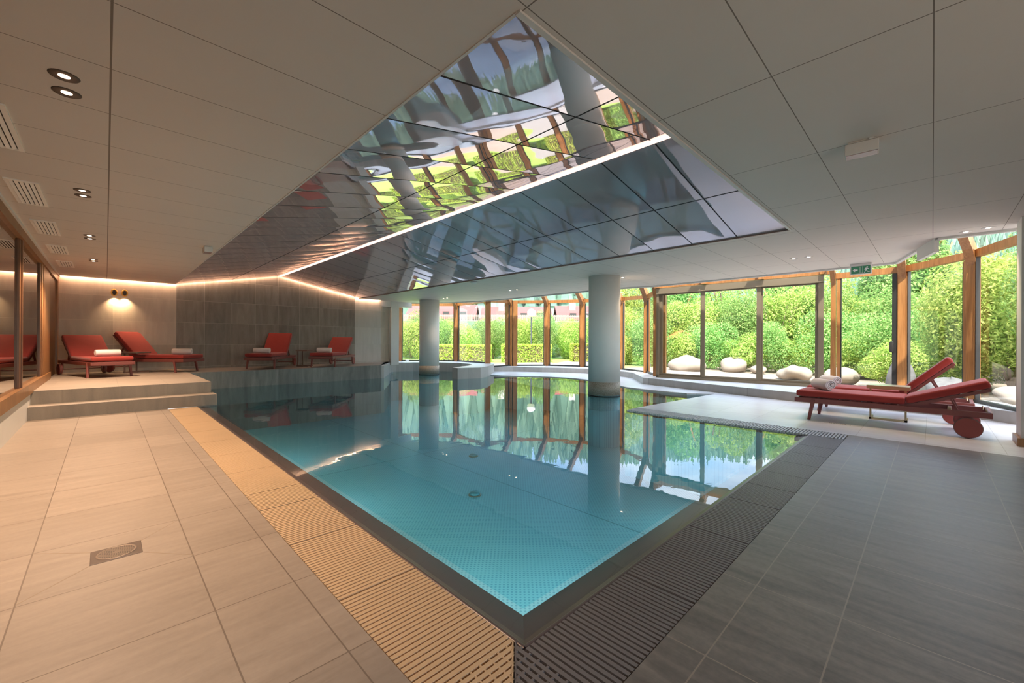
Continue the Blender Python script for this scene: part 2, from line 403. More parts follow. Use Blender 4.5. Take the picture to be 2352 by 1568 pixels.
# ---------------------------------------------------------------- room shell
CZ = 2.795; WL = -.85; WB = 14.9
PZ = .42         # platform height
MB().prism([(WL, WL), (.80, .80), (.80, 9.65), (WL, 9.65)], -.25, 0, 0).build('floor', MT['floor_beige'], kind='structure')
MB().prism([(WL, WL), (WL, -3), (7.2, -3), (7.2, .79), (.79, .79)], -.25, 0).build('floor_darker', MT['floor_dark'], kind='structure')
EDGE = [(10.5, 3.68), (10.13, 4.2), (10.1, 4.7), (10.12, 5.2), (10.25, 5.9), (10.6, 6.6), (11.0, 7.3), (11.25, 7.9), (11.36, 8.4), (11.34, 8.9), (11.22, 9.4), (11.05, 9.8), (10.8, 10.15), (10.53, 10.5), (10.3, 11.0), (10.2, 11.8)]
MB().prism([(7.2, -3), (10.6, -3), (12.3, .2), (12.6, 5.6), (13.6, 6.8), (14.6, 10.3), (13.4, 12.3), (12.4, 13.2), (11.0, 13.0)] + EDGE[::-1] + [(7.2, 3.93), (7.2, .79)], -1.25, 0).build('floor_pale', MT['floor_light'], kind='structure')
# drain tile: diagonal joints to the gully
g = MB()
for a, b in (((-.30, 3.01), (-.06, 3.25)), ((-.30, 3.665), (-.06, 3.45)), ((.365, 3.01), (.16, 3.25)), ((.365, 3.665), (.16, 3.45))):
    g.bar((*a, .0002), (*b, .0002), .006, .001)
g.build('floor_joint', simple('grout', (.36, .29, .22), .9), kind='structure')

# pool
POOL = [(1.24, 1.18), (6.80, 1.18), (6.80, 3.95)] + [(10.48, 3.68)] + EDGE[1:] + [(11, 12.6), (11, 15.5), (8.2, 16.0), (6.6, 13.4), (1.4, 13.2), (1.24, 9.7)]
b = MB()
b.add([(x, y, -1.2) for x, y in [(1.1, 1.0), (11.6, 1.0), (11.6, 16.4), (1.1, 16.4)]], [(0, 1, 2, 3)])
for i in range(len(POOL)):
    p, q = POOL[i], POOL[(i + 1) % len(POOL)]
    b.quad((*q, -1.2), (*p, -1.2), (*p, -.06), (*q, -.06))
pool = b.build('pool_basin', MT['pool'], kind='structure')
r = MB()   # steel overflow rim on the two near sides
o0, i0 = (1.24, 1.18), (1.42, 1.36)
r.add([(1.22, 1.16, -.01), (1.42, 1.36, -.055), (1.42, 9.75, -.055), (1.22, 9.75, -.01), (1.22, 1.16, -.3), (1.42, 1.36, -.1), (1.42, 9.75, -.1), (1.22, 9.75, -.3)], [(0, 1, 2, 3), (1, 5, 6, 2), (0, 3, 7, 4), (4, 5, 1, 0)])
r.add([(1.22, 1.16, -.01), (6.82, 1.16, -.01), (6.82, 1.36, -.055), (1.42, 1.36, -.055), (1.22, 1.16, -.3), (6.82, 1.16, -.3), (6.82, 1.36, -.1), (1.42, 1.36, -.1)], [(0, 1, 2, 3), (3, 2, 6, 7), (0, 4, 5, 1)])
r.cyl((1.232, 1.17, -.016), (1.232, 9.65, -.016), .014, n=10); r.cyl((1.232, 1.17, -.016), (6.82, 1.17, -.016), .014, n=10)
r.build('rim', MT['steel'], parent=pool)
WATER = [(1.235, 1.172), (6.81, 1.172), (6.81, 3.95), (10.48, 3.68)] + EDGE[1:] + [(10.9, 12.6), (10.9, 15.4), (8.2, 15.9), (6.6, 13.2), (1.4, 13.2), (1.235, 9.7)]
WI = [(1.42, 1.36), (6.81, 1.36)] + WATER[2:-1] + [(1.42, 9.7)]
MB().add([(x, y, -.022) for x, y in WI], [tuple(range(len(WI)))], 0).add([(1.235, 1.172, -.022), (6.81, 1.172, -.022), (6.81, 1.36, -.022), (1.42, 1.36, -.022), (1.42, 9.7, -.022), (1.235, 9.7, -.022)], [(0, 1, 2, 3), (0, 3, 4, 5)], 1).build('pool_water', [MT['water'], MT['water_film']], kind='stuff', label='clear turquoise water filling the pool', cat='water')
# channels under the grates
MB().box(.80, 1.235, .79, 9.65, -.25, -.13).box(.79, 7.2, .79, 1.172, -.25, -.13).box(6.815, 7.2, 1.172, 3.95, -.25, -.13).build('trim_1', MT['dark_gap'], kind='structure')

def grate(x0, x1, y0, y1, along, mat, label, group, period=.029, fill=.66, skew=None):
    """one liftable slatted cover: slats laid across the channel"""
    g = MB(); G = .004
    if along == 'y':
        n = max(1, round((y1 - y0 - 2 * G) / period))
        for k in range(n):
            a = y0 + G + (y1 - y0 - 2 * G) * k / n
            xa = x0 + .004; xb = x1 - .004
            if skew:   # mitred end towards the corner (x = y diagonal)
                c_ = a
                if c_ < xb and c_ > .79:
                    xb = min(xb, c_)
                if xb - xa < .02: continue
            g.box(xa, xb, a, a + period * fill, -.022, -.001)
        for xx in (x0 + .05, x1 - .07): g.box(xx, xx + .012, y0 + G + (.1 if skew else 0), y1 - G, -.034, -.012)
    else:
        n = max(1, round((x1 - x0 - 2 * G) / period))
        for k in range(n):
            a = x0 + G + (x1 - x0 - 2 * G) * k / n
            ya = y0 + .004; yb = y1 - .004
            if skew:
                if a < yb and a > .79: yb = min(yb, a)
                if yb - ya < .02: continue
            g.box(a, a + period * fill, ya, yb, -.022, -.001)
        for yy in (y0 + .05, y1 - .07): g.box(x0 + G + (.1 if skew else 0), x1 - G, yy, yy + .012, -.034, -.012)
    return g.build('overflow_grate', mat, label=label, cat='grate', group=group)
ORD = ['first', 'second', 'third', 'fourth', 'fifth', 'sixth', 'seventh', 'eighth', 'ninth', 'tenth', 'eleventh', 'twelfth', 'thirteenth', 'fourteenth', 'fifteenth', 'sixteenth']
ys = [1.22, 2.0, 2.75, 3.45, 3.87, 4.6, 5.4, 6.2, 7.0, 7.8, 8.6, 9.645]
for i in range(len(ys) - 1):
    grate(.80, 1.222, ys[i], ys[i + 1], 'y', MT['grate_beige'], 'beige slatted overflow grate, %s section up from the pool corner' % ORD[i], 'beige grates along the left pool edge')
xs = [1.22, 2.02, 2.85, 3.6, 4.1, 4.6, 5.1, 5.6, 6.1, 6.8]
for i in range(len(xs) - 1):
    grate(xs[i], xs[i + 1], .79, 1.162, 'x', MT['grate_dark'], 'dark slatted overflow grate, %s section along from the pool corner' % ORD[i], 'dark grates along the right pool edge')
# the two mitred corner covers with short staggered slots
def corner_grate(flip, mat, label):
    g = MB(); n = 15; A = .80; B = 1.222
    for k in range(n):
        a = A + (B - A) * k / n; b_ = a + (B - A) / n * .62
        # slat runs from the outer edge to the diagonal, notched by cross ribs
        lo, hi = A, a + .004
        if hi - lo < .02: continue
        if flip: g.box(lo, hi, a, b_, -.022, -.001)
        else: g.box(a, b_, lo, hi, -.022, -.001)
    for q in range(1, 9):
        p = A + (B - A) * q / 9
        if flip: g.box(p - .004, p + .004, p, B, -.024, -.002)
        else: g.box(p, B, p - .004, p + .004, -.024, -.002)
    sh = .004
    d = [(A, A, 0), (B, B, 0)]
    off = Vector((-sh, sh, 0)) if flip else Vector((sh, -sh, 0))
    g.bar(Vector((A, A, -.012)) + off, Vector((B, B, -.012)) + off, .007, .022)
    return g.build('corner_grate', mat, label=label, cat='grate')
corner_grate(True, MT['grate_beige'], 'beige mitred corner cover with short slots at the near pool corner')
corner_grate(False, MT['grate_dark'], 'dark mitred corner cover with short slots at the near pool corner')
yy = [.80, 1.45, 2.1, 2.75, 3.35, 3.94]
for i in range(5):
    grate(6.82, 7.195, yy[i], yy[i + 1], 'y', MT['grate_pale'], 'pale slatted grate beside the pale deck, %s from the dark tiles' % ORD[i], 'pale grates along the lounger deck', .036, .6)

# steps and platform
st = MB().box(WL, 1.53, 9.65, 10.2, 0, .205, 0).box(-.2, 1.53, 9.72, 10.2, -1.2, 0, 0)
def topped(poly, z0, z1, side, top, name):
    o = MB().prism(poly, z0, z1, 0, top=1).build(name, [side, top], kind='structure'); return o
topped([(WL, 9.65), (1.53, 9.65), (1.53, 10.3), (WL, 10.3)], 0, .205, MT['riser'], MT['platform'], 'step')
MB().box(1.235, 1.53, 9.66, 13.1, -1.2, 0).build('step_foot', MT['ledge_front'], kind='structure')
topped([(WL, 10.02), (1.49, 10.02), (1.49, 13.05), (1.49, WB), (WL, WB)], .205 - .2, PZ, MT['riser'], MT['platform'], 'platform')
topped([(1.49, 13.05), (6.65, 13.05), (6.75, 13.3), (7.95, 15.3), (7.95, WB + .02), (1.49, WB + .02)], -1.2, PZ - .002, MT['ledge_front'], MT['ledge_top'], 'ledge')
topped([(6.652, 13.055), (6.74, 13.05), (8.2, 15.30), (8.5, 15.5), (8.6, 17), (7.0, 17), (7.0, 13.7)], -1.2, PZ - .03, MT['curb'], MT['curb_top'], 'ledge_end')
# curved basin wall with the jetty
PAR = [(8.0, 15.45), (8.5, 15.4), (9.1, 15.1), (9.6, 14.75), (9.95, 14.4), (10.2, 13.9), (10.3, 13.4), (10.22, 12.8), (9.95, 12.25), (9.5, 11.9), (8.95, 11.65), (8.38, 11.4),
       (8.34, 11.05), (9.12, 10.8), (9.75, 11.15), (10.3, 11.6), (10.95, 12.15), (11.35, 12.6), (11.45, 13.2), (11.45, 15.0), (9.4, 17.0), (8.0, 17.0)]
topped(PAR, -1.2, .35, MT['curb'], MT['curb_top'], 'parapet')
# low window curb
CURB = [(10.0, -.95), (10.3, -.6), (10.42, 2.0), (11.37, 6.02), (12.9, 7.2), (13.15, 7.7), (13.42, 8.8), (13.4, 9.6), (13.05, 10.5), (12.13, 11.95), (11.4, 12.7),
        (12.0, 13.4), (13.6, 12.4), (14.7, 10.5), (14.2, 8.2), (13.6, 6.5), (12.5, 5.7), (12.5, .2), (11.5, -.9), (10.1, -1.3)]
topped(CURB, 0, .19, MT['curb'], MT['curb_top'], 'curb')

# back wall (gable top), niche and pier
RX, RZ = 4.0, 3.31
def wallpoly(name, pts, mat, y=WB, th=.15):
    v = [(x, y, z) for x, z in pts] + [(x, y + th, z) for x, z in pts]; n = len(pts)
    MB().add(v, [tuple(range(n)), tuple(range(n, 2 * n))[::-1]] + [(i, n + i, n + (i + 1) % n, (i + 1) % n) for i in range(n)]).build(name, mat, kind='structure')
wallpoly('wall_back', [(1.405, 0), (6.53, 0), (6.53, 3.0), (RX, RZ + .25), (1.405, 3.0)], MT['wall_dark'])
wallpoly('wall_back_left', [(WL - .1, 0), (1.405, 0), (1.405, 3.0), (WL - .1, 3.0)], MT['wall_light'])
wallpoly('wall_back_right', [(6.53, 0), (7.56, 0), (7.56, 3.0), (6.53, 3.0)], MT['plaster'])
MB().box(7.56, 7.60, WB, WB + .5, .3, 2.6).box(7.5, 8.4, WB + .16, WB + .22, .3, 2.65).build('wall_niche', MT['wall_light'], kind='structure')
MB().box(7.56, 8.02, WB, WB + .15, 2.57, 2.83).build('wall_lintel', MT['white'], kind='structure')
MB().box(7.98, 8.32, WB - .02, WB + .2, .3, 2.83).build('wall_pier', MT['white'], kind='structure')
v0, v1 = Vector((8.32, 15.05, 0)), Vector((9.15, 16.45, 0))
MB().bar((8.36, 15.12, 1.6), (9.1, 16.42, 1.6), .12, 2.6).build('wall_north', MT['white'], kind='structure')

# left wall: plaster base, timber frame, tinted panes, dim room behind
lw_ = MB().box(WL - .15, WL, -3, 14.9, 0, .41)
lw_.build('wall_left', MT['white'], kind='structure')
f = MB()
f.box(WL - .12, WL + .03, -3, 13.0, .40, .56)
f.box(WL - .12, WL + .03, -3, WB, 2.64, CZ - .012)
f.box(WL - .05, WL + .05, -3, WB, CZ - .03, CZ, 1)
for y0, y1 in ((11.55, 11.72), (11.85, 13.0)): f.box(WL - .05, WL + .006, y0, y1, .56, 2.64)
f.box(WL - .1, WL + .03, 14.62, WB, PZ, 2.64)
win = f.build('window_1', [MT['timber_sill'], MT['white']], kind='structure')
f = MB()
f.box(WL - .05, WL - .004, 8.86, 8.98, .56, 2.64); f.box(WL - .05, WL + .012, 8.98, 9.03, .56, 2.64); f.box(WL - .04, WL - .004, 11.42, 11.55, .56, 2.64); f.box(WL - .04, WL, 11.72, 11.85, .56, 2.64); f.box(WL - .08, WL - .01, 13.0, 14.62, PZ, 2.64)
f.build('mullion', MT['timber_dark'], parent=win)
for y0, y1 in ((-3, 8.86), (9.03, 11.42)):
    MB().box(WL - .035, WL - .025, y0, y1, .56, 2.64).build('glass_pane', MT['glass_room'], parent=win)
rm = MB().box(-4.6, WL - .15, -3, 13, .30, .38).box(-4.7, -4.6, -3, 13, .3, 2.8).box(-4.6, WL - .12, -3, 13, 2.64, 2.7).box(-4.6, WL - .12, 13, 13.1, .3, 2.7).box(-4.6, WL - .12, -3.1, -3, .3, 2.7)
rm.build('wall_inner_room', simple('inner_room', (.20, .16, .12), .8), kind='structure')
# near and right walls
MB().box(WL - .15, 8.4, -3.15, -3, -.2, .12).box(WL - .15, 8.4, -3.15, -3, 2.7, 3.6).box(WL - .15, WL + .2, -3.15, -3, .12, 2.7).box(3.85, 8.4, -3.15, -3, .12, 2.7).build('wall_near', MT['plaster'], kind='structure')
nw = MB()  # unseen glazing added behind the camera as daylight fill
for k in range(4): nw.box(WL + .2 + k * 1.5 - .05, WL + .2 + k * 1.5 + .05, -3.12, -3.02, .12, 2.7)
nw = nw.build('window_20', MT['timber'], kind='structure')
MB().add([(WL + .2, -3.07, .12), (3.85, -3.07, .12), (3.85, -3.07, 2.7), (WL + .2, -3.07, 2.7)], [(0, 1, 2, 3)]).build('glass_pane', MT['glass'], parent=nw)
MB().box(7.95, 8.35, -3, -.76, 0, 2.8).build('wall_right', MT['column'], kind='structure')
MB().box(7.91, 8.37, -3, -.73, 0, .10).build('baseboard_right', MT['timber_sill'], kind='structure')

# flat ceiling
c = MB()
c.box(WL, 1.37, -3, WB - .08, CZ, CZ + .15)
c.box(1.37, 6.68, -3, 1.37, CZ, CZ + .15)
CE = [(8.78, -3), (8.70, -.05), (10.78, .48), (10.78, 5.3), (10.52, 6.4), (10.45, 8.5), (10.45, 10.5), (10.3, 12.2), (9.9, 13.5), (9.2, 14.6), (8.9, WB)]
c.prism([(6.68, -3)] + CE + [(7.56, WB), (7.56, WB - .08), (6.68, WB - .08)], CZ, CZ + .15)
c.build('ceiling', MT['ceiling'], kind='structure')
f = MB()
for p, q in zip(CE[:-1], CE[1:]):
    f.bar((*p, 3.5), (*q, 3.5), .05, 1.45)
    f.bar((*p, CZ - .01), (*q, CZ - .01), .06, .05)
f.bar((8.72, -.04, CZ - .10), (9.5, .16, CZ - .10), .05, .2)
f.build('trim_2', MT['white'], kind='structure')
MB().box(WL - .3, 9.6, -3.2, 1.2, 4.15, 4.3).prism([(WL - .3, 1.2)] + [(8.9, 1.2)] + CE[2:] + [(8.9, 15.3), (WL - .3, 15.3)], 4.15, 4.3).build('roof', MT['white'], kind='structure')
MB().box(WL - .3, WL - .12, -3.2, 15.3, 2.6, 4.2).box(WL - .3, 9, 15.05, 15.2, 2.6, 4.2).box(WL - .3, 9, -3.2, -3.1, 2.6, 4.2).build('wall_attic', MT['white'], kind='structure')

# pitched foil ceiling over the pool
x0, x1, ya, yb = 1.37, 6.68, 1.37, WB - .08
def slope(name, xa, za, xb_, zb, mat):
    n = Vector((-(zb - za), 0, xb_ - xa)).normalized() * .03
    v = [Vector(p) for p in ((xa, ya, za), (xb_, ya, zb), (xb_, yb, zb), (xa, yb, za))]
    v += [p + n for p in v]
    MB().add(v, [(0, 1, 2, 3)[::-1] if True else 0, (4, 5, 6, 7), (0, 1, 5, 4), (1, 2, 6, 5), (2, 3, 7, 6), (3, 0, 4, 7)]).build(name, mat, kind='structure')
slope('ceiling_slope', x0, CZ + .002, RX - .036, RZ, MT['foil_left'])
slope('ceiling_slope', RX + .036, RZ, x1, CZ + .002, MT['foil_right'])
MB().add([(x0, ya, CZ), (x1, ya, CZ), (RX, ya, RZ + .1)], [(0, 1, 2)]).build('ceiling_gable', MT['white'], kind='structure')
e = MB(); e.box(x1 - .03, x1 + .0, ya, yb, CZ - .012, CZ + .01); e.build('trim_3', MT['taupe_metal'], kind='structure')
e = MB(); e.box(x0, x1, ya - .02, ya + .012, CZ - .012, CZ + .02).box(x0 - .004, x0 + .012, ya, yb, CZ - .006, CZ + .02); e.build('trim_4', MT['white'], kind='structure')

# ---------------------------------------------------------------- lights the room has, plus the added pool glow
WARM = (1.0, .70, .48)
MT['led'] = emit('led_glow', (1, .60, .38), 15.0)
MT['led_ridge'] = emit('ridge_led_glow', (1, .60, .45), .8)
MT['added_pool_bulb'] = emit('added_pool_glow', (.8, .95, 1), 4.0)  # lens glow of the added underwater lamps
MT['bulb'] = emit('bulb_glow', (1, .72, .5), 3.0)
MB().box(RX - .036, RX + .036, ya, yb - .02, RZ - .012, RZ + .012).build('light_strip', MT['led_ridge'], label='long glowing LED strip along the ridge of the mirrored ceiling', cat='light strip')
# cove lighting: LED tape in the slot between ceiling edge and back wall
s_ = MB(); ly0, ly1 = WB - .062, WB - .035
s_.box(WL + .06, 1.40, ly0, ly1, CZ + .03, CZ + .036); s_.box(6.55, 7.5, ly0, ly1, CZ + .03, CZ + .036)
s_.bar((1.41, WB - .048, CZ + .035), (RX - .03, WB - .048, RZ + .035), .026, .006); s_.bar((RX + .03, WB - .048, RZ + .035), (6.53, WB - .048, CZ + .035), .026, .006)
s_.build('trim_5', MT['led'], kind='structure')

def spot(parent, loc, energy, size=100, blend=.7, col=WARM, rad=.03, aim=(0, 0, -1)):
    d = bpy.data.lights.new('bulb', 'SPOT'); d.energy = energy; d.spot_size = math.radians(size); d.spot_blend = blend; d.color = col; d.shadow_soft_size = rad
    o = bpy.data.objects.new('bulb', d); COL.objects.link(o); o.location = loc; o.parent = parent
    o.rotation_euler = Vector(aim).to_track_quat('-Z', 'Y').to_euler()
    return o
MT['trim_dark'] = simple('downlight_bronze', (.09, .065, .05), .45, .3)
def downlight(x, y, label, group, dark=True, e=55, size=120):
    t = empty('downlight', (x, y, CZ), 0, label, 'downlight', group)
    MB().lathe([(.026, -.002), (.064, -.005), (.068, .0)], 24).build('trim_ring', MT['trim_dark'] if dark else MT['white'], parent=t)
    MB().lathe([(.026, -.003), (.016, -.007), (.001, -.008)], 20).build('lens', MT['bulb'], parent=t)
    spot(t, (0, 0, -.03), e, size)
    return t
for i, (ya_, yb_) in enumerate(((3.58, 3.81), (6.20, 6.42), (8.82, 9.08), (11.42, 11.64))):
    for yv, wd in ((ya_, 'nearer'), (yb_, 'farther')):
        downlight(-.18, yv, e=(54, 50, 44, 56)[i], size=120, label='%s lamp of the %s dark-rimmed downlight pair on the left ceiling' % (wd, ORD[i]), group='left ceiling downlights')
for i, (px, py, lb) in enumerate(((9.04, 1.8, 'left lamp of the downlight pair in front of the sliding door'), (9.04, 1.57, 'right lamp of the downlight pair in front of the sliding door'),
        (8.86, 5.23, 'small downlight just right of the thick near column top'), (8.79, 9.03, 'left lamp of the downlight pair between the two columns'), (8.79, 8.74, 'right lamp of the downlight pair between the two columns'),
        (8.76, 12.48, 'left lamp of the downlight pair beside the far column'), (8.76, 12.25, 'right lamp of the downlight pair beside the far column'),
        (8.40, -.52, 'upper downlight at the ceiling edge near the right wall end'), (8.50, -.50 + .18, 'lower downlight at the ceiling edge near the right wall end'))):
    downlight(px, py, lb, 'right ceiling downlights', False, 14, 75)

# ceiling vents on the left
def vent(y0, y1, label):
    t = empty('ceiling_vent', (-.595, (y0 + y1) / 2, CZ), 0, label, 'vent', 'white ceiling vents along the glass wall')
    l = (y1 - y0) / 2
    fr = MB().box(-.115, -.085, -l, l, -.012, 0).box(.085, .115, -l, l, -.012, 0).box(-.085, .085, -l, -l + .035, -.012, 0).box(-.085, .085, l - .035, l, -.012, 0)
    fr.build('frame', MT['vent'], parent=t)
    MB().box(-.085, .085, -l + .035, l - .035, -.0025, -.001).build('backing', MT['dark_gap'], parent=t)
    for k in range(5):
        a = -.083 + k * .034
        MB().add([(a, -l + .035, -.011), (a + .024, -l + .035, -.004), (a + .024, l - .035, -.004), (a, l - .035, -.011), (a, -l + .035, -.014), (a + .024, -l + .035, -.007), (a + .024, l - .035, -.007), (a, l - .035, -.014)],
                 [(0, 1, 2, 3), (4, 7, 6, 5), (0, 4, 5, 1), (2, 6, 7, 3), (0, 3, 7, 4), (1, 5, 6, 2)]).build('slat', MT['vent'], parent=t)
for i, (a, b_) in enumerate(((4.29, 5.24), (6.22, 7.23), (8.14, 9.13), (10.13, 11.03), (12.05, 12.95))):
    vent(a, b_, 'slatted white ceiling vent by the glass wall, %s from the camera' % ORD[i])

# emergency light boxes
def emergency(x, y, rz, label, s=1):
    t = empty('emergency_light', (x, y, CZ), rz, label, 'emergency light')
    bevel(MB().box(-.10 * s, .10 * s, -.055 * s, .055 * s, -.10 * s, -.016).box(-.07 * s, -.04 * s, .05 * s, .058 * s, -.014, 0).box(.04 * s, .07 * s, -.058 * s, -.05 * s, -.014, 0).box(-.085 * s, .085 * s, -.045 * s, .045 * s, -.012, 0).build('housing', MT['white'], parent=t), .006)
    MB().box(-.092 * s, .092 * s, -.048 * s, .048 * s, -.104 * s, -.1005 * s).build('diffuser', simple('prismatic_diffuser', (.50, .36, .34), .25, var=.15, scale=60), parent=t)
    return t
emergency(4.14, .385, math.radians(94), 'white emergency light box on the ceiling at upper right')
emergency(1.20, 8.45, math.radians(90), 'white emergency light box beside the left edge of the mirrored ceiling')
t = empty('smoke_detector', (6.86, 8.4, CZ), 0, 'round white smoke detector under the ceiling between the columns', 'smoke detector')
MB().lathe([(.095, 0), (.095, -.02), (.07, -.035), (.03, -.042), (.001, -.042)][::1], 24).build('housing', MT['white'], parent=t)
MB().lathe([(.102, -.002), (.102, -.012), (.096, -.012)], 24).build('base_ring', MT['taupe_metal'], parent=t)

# wall sconces
for xx, lb in ((.15, 'left oval gold wall lamp on the sand coloured wall'), (.35, 'right oval gold wall lamp on the sand coloured wall')):
    t = empty('wall_sconce', (xx, WB, 2.46), 0, lb, 'wall lamp', 'gold wall lamps')
    pts = [(.050 * math.cos(a), -.05, .080 * math.sin(a)) for a in [2 * PI * k / 28 for k in range(29)]]
    MB().tube(pts, .017, 8).build('ring', MT['gold'], parent=t)
    MB().cyl((0, -.002, 0), (0, -.05, 0), .02, n=12).add([(.042 * math.cos(2 * PI * k / 20), -.045, .072 * math.sin(2 * PI * k / 20)) for k in range(20)], [tuple(range(20))]).build('backplate', MT['trim_dark'], parent=t)
    MB().lathe([(.010, -.078), (.010, -.07), (.001, -.07)], 12, c=(0, -.03, 0)).build('bulb_glass', MT['bulb'], parent=t)
    spot(t, (0, -.075, -.10), 9, 110, 1.0, (1, .66, .36), .02, (0, .12, -1))

# exit sign
t = empty('exit_sign', (10.50, .98, CZ), math.radians(-90 - 3), 'green and white illuminated exit sign under the ceiling edge', 'exit sign')
bevel(MB().box(-.165, .165, -.03, .03, -.21, 0).build('housing', MT['white'], parent=t), .006)
gm = simple('sign_green', (.05, .26, .14), .4)
s2 = MB(); s2.box(-.145, .145, -.0315, -.030, -.195, -.05); s2.build('sign_panel', gm, parent=t)
p = MB()
def pic(pts): p.add([(x, -.0325, z) for x, z in pts], [tuple(range(len(pts)))])
pic([(-.03, -.185), (.03, -.185), (.03, -.18), (-.03, -.18)])
pic([(-.012, -.06), (-.006, -.06), (-.006, -.19), (-.012, -.19)]); pic([(.028, -.06), (.034, -.06), (.034, -.19), (.028, -.19)])
pic([(-.125, -.125), (-.085, -.09), (-.085, -.11), (-.045, -.11), (-.045, -.14), (-.085, -.14), (-.085, -.16)])
pic([(.095, -.065), (.107, -.07), (.109, -.083), (.1, -.09), (.088, -.086), (.084, -.073)])
pic([(.07, -.092), (.1, -.094), (.092, -.14), (.068, -.135)]); pic([(.05, -.12), (.072, -.094), (.08, -.1), (.06, -.128)]); pic([(.1, -.094), (.125, -.118), (.12, -.126), (.092, -.106)])
pic([(.07, -.132), (.08, -.138), (.06, -.19), (.05, -.186)]); pic([(.08, -.138), (.092, -.138), (.112, -.165), (.135, -.166), (.135, -.175), (.106, -.175)])
p.build('pictogram', MT['globe'], parent=t)

# ---------------------------------------------------------------- columns
for cx, cy_, nm in ((8.50, 5.50, 'near'), (8.83, 13.50, 'far')):
    R_ = .372
    t = MB().lathe([(R_, .30), (R_, CZ)], 48, c=(cx, cy_, 0)).build('column', MT['column'], kind='structure')
    MB().lathe([(R_ + .008, -.0), (R_ + .008, .305)], 48, c=(cx, cy_, 0)).build('column_base', MT['stone_speckle'], parent=t)
    MB().lathe([(R_ - .004, -1.2), (R_ - .004, .0)], 48, c=(cx, cy_, 0)).build('column_foot', MT['pool'], parent=t)
    MB().lathe([(R_ + .012, -.045), (R_ + .012, -.012)], 48, c=(cx, cy_, 0)).build('ring', MT['dark_gap'], parent=t)

# ---------------------------------------------------------------- window facade
Z1, Z2 = .35, .19
EAVE = 2.95
EV = dict(p1=2.92, p2=2.92, p3=2.94, p4=3.0, p5=3.03, p6=3.02, p6b=2.95, p7=2.86, p8=2.86, p9=2.86, p10=2.88, p11=2.93, p12=2.94)
POSTS = [('p1', 9.22, 16.46, Z1), ('p2', 11.05, 14.72, Z1), ('p3', 10.95, 12.55, Z1), ('p4', 12.43, 12.69, Z2), ('p5', 13.68, 11.75, Z2), ('p6', 14.3, 10.3, Z2),
         ('p6b', 14.1, 8.35, Z2), ('p7', 13.3, 6.9, Z2), ('p8', 12.25, 6.04, Z2), ('p9', 12.12, 1.62, Z2), ('p10', 12.12, .45, Z2), ('p11', 11.27, -.52, Z2), ('p12', 10.0, -1.0, Z2)]
PX = {n: Vector((x, y, 0)) for n, x, y, z in POSTS}; PZ_ = {n: z for n, x, y, z in POSTS}
INNER = {'p1': (8.9, 14.9), 'p2': (9.5, 14.1), 'p3': (10.1, 13.0), 'p4': (10.3, 12.2), 'p5': (10.45, 10.8), 'p6': (10.45, 9.7), 'p6b': (10.46, 8.2), 'p7': (10.5, 6.6), 'p8': (10.7, 5.6), 'p9': (10.78, 1.6), 'p10': (10.78, .5), 'p11': (9.3, .1), 'p12': (8.73, -.9)}
RT = 4.2
OUTER = dict(INNER)
for n, x, y, z in POSTS:   # glass roof climbs steeply from the eaves, then a closed soffit runs back to the ceiling edge
    q = Vector((*INNER[n], 0)) - PX[n]
    INNER[n] = tuple((PX[n] + q * min(1, 1.45 / q.length))[:2])
SEQ = [n for n, x, y, z in POSTS]
sf = MB()
for a, b_ in zip(SEQ[:-1], SEQ[1:]): sf.quad((*INNER[a], RT + .03), (*INNER[b_], RT + .03), (*OUTER[b_], RT + .03), (*OUTER[a], RT + .03))
sf.build('roof_soffit', MT['white'], kind='structure')
for n, x, y, z in POSTS:
    inn = Vector((*INNER[n], 0)); d = (inn - PX[n]).normalized()
    rz = math.atan2(d.y, d.x)
    M_ = Matrix.Translation((x, y, 0)) @ Matrix.Rotation(rz, 4, 'Z')
    g = MB(); EAVE = EV[n]
    wd = .15 if n not in ('p11', 'p10', 'p12', 'p9') else .13
    if n == 'p9': wd = .09
    g.box(-.12, .09, -wd / 2, wd / 2, z - .01, EAVE, 0, M_)
    # knee: tapered bracket from the post up to the rafter
    Ld = (inn - PX[n]).length
    def zr(u): return EAVE - .02 + (RT - EAVE) * u / Ld
    hy = wd / 2
    pts = [(-.12, EAVE - .02), (-.12, EAVE - .1), (.09, EAVE - .26), (.30, zr(.30) - .24), (min(.9, Ld), zr(min(.9, Ld)) - .24), (Ld, zr(Ld) - .24), (Ld, zr(Ld)), (-.12, zr(-.12))]
    v = [(a, -hy, b) for a, b in pts] + [(a, hy, b) for a, b in pts]; k = len(pts)
    g.add(v, [tuple(range(k)), tuple(range(k, 2 * k))[::-1]] + [(i, (i + 1) % k, k + (i + 1) % k, k + i) for i in range(k)], 0, False, M_)
    g.build('timber_post', MT['timber'], kind='structure')
# dark drainpipe pillar and twin post next to p4
dv = (PX['p5'] - PX['p4']).normalized()
c4 = PX['p4'] - dv * .0
rtv = rt
a4 = c4 - rtv * .11
MB().cyl((c4.x, c4.y, Z2), (c4.x, c4.y, 3.0), .085, n=16).build('drainpipe', MT['alu_dark'], kind='structure')
for s3 in (-1, 1):
    q = c4 + rtv * (.175 * s3) + Vector((.1, .1, 0)) * 0
    MB().box(-.085, .085, -.09, .09, Z2, 2.98, 0, Matrix.Translation((q.x, q.y, 0)) @ Matrix.Rotation(YAW, 4, 'Z')).build('timber_post', MT['timber'], kind='structure')

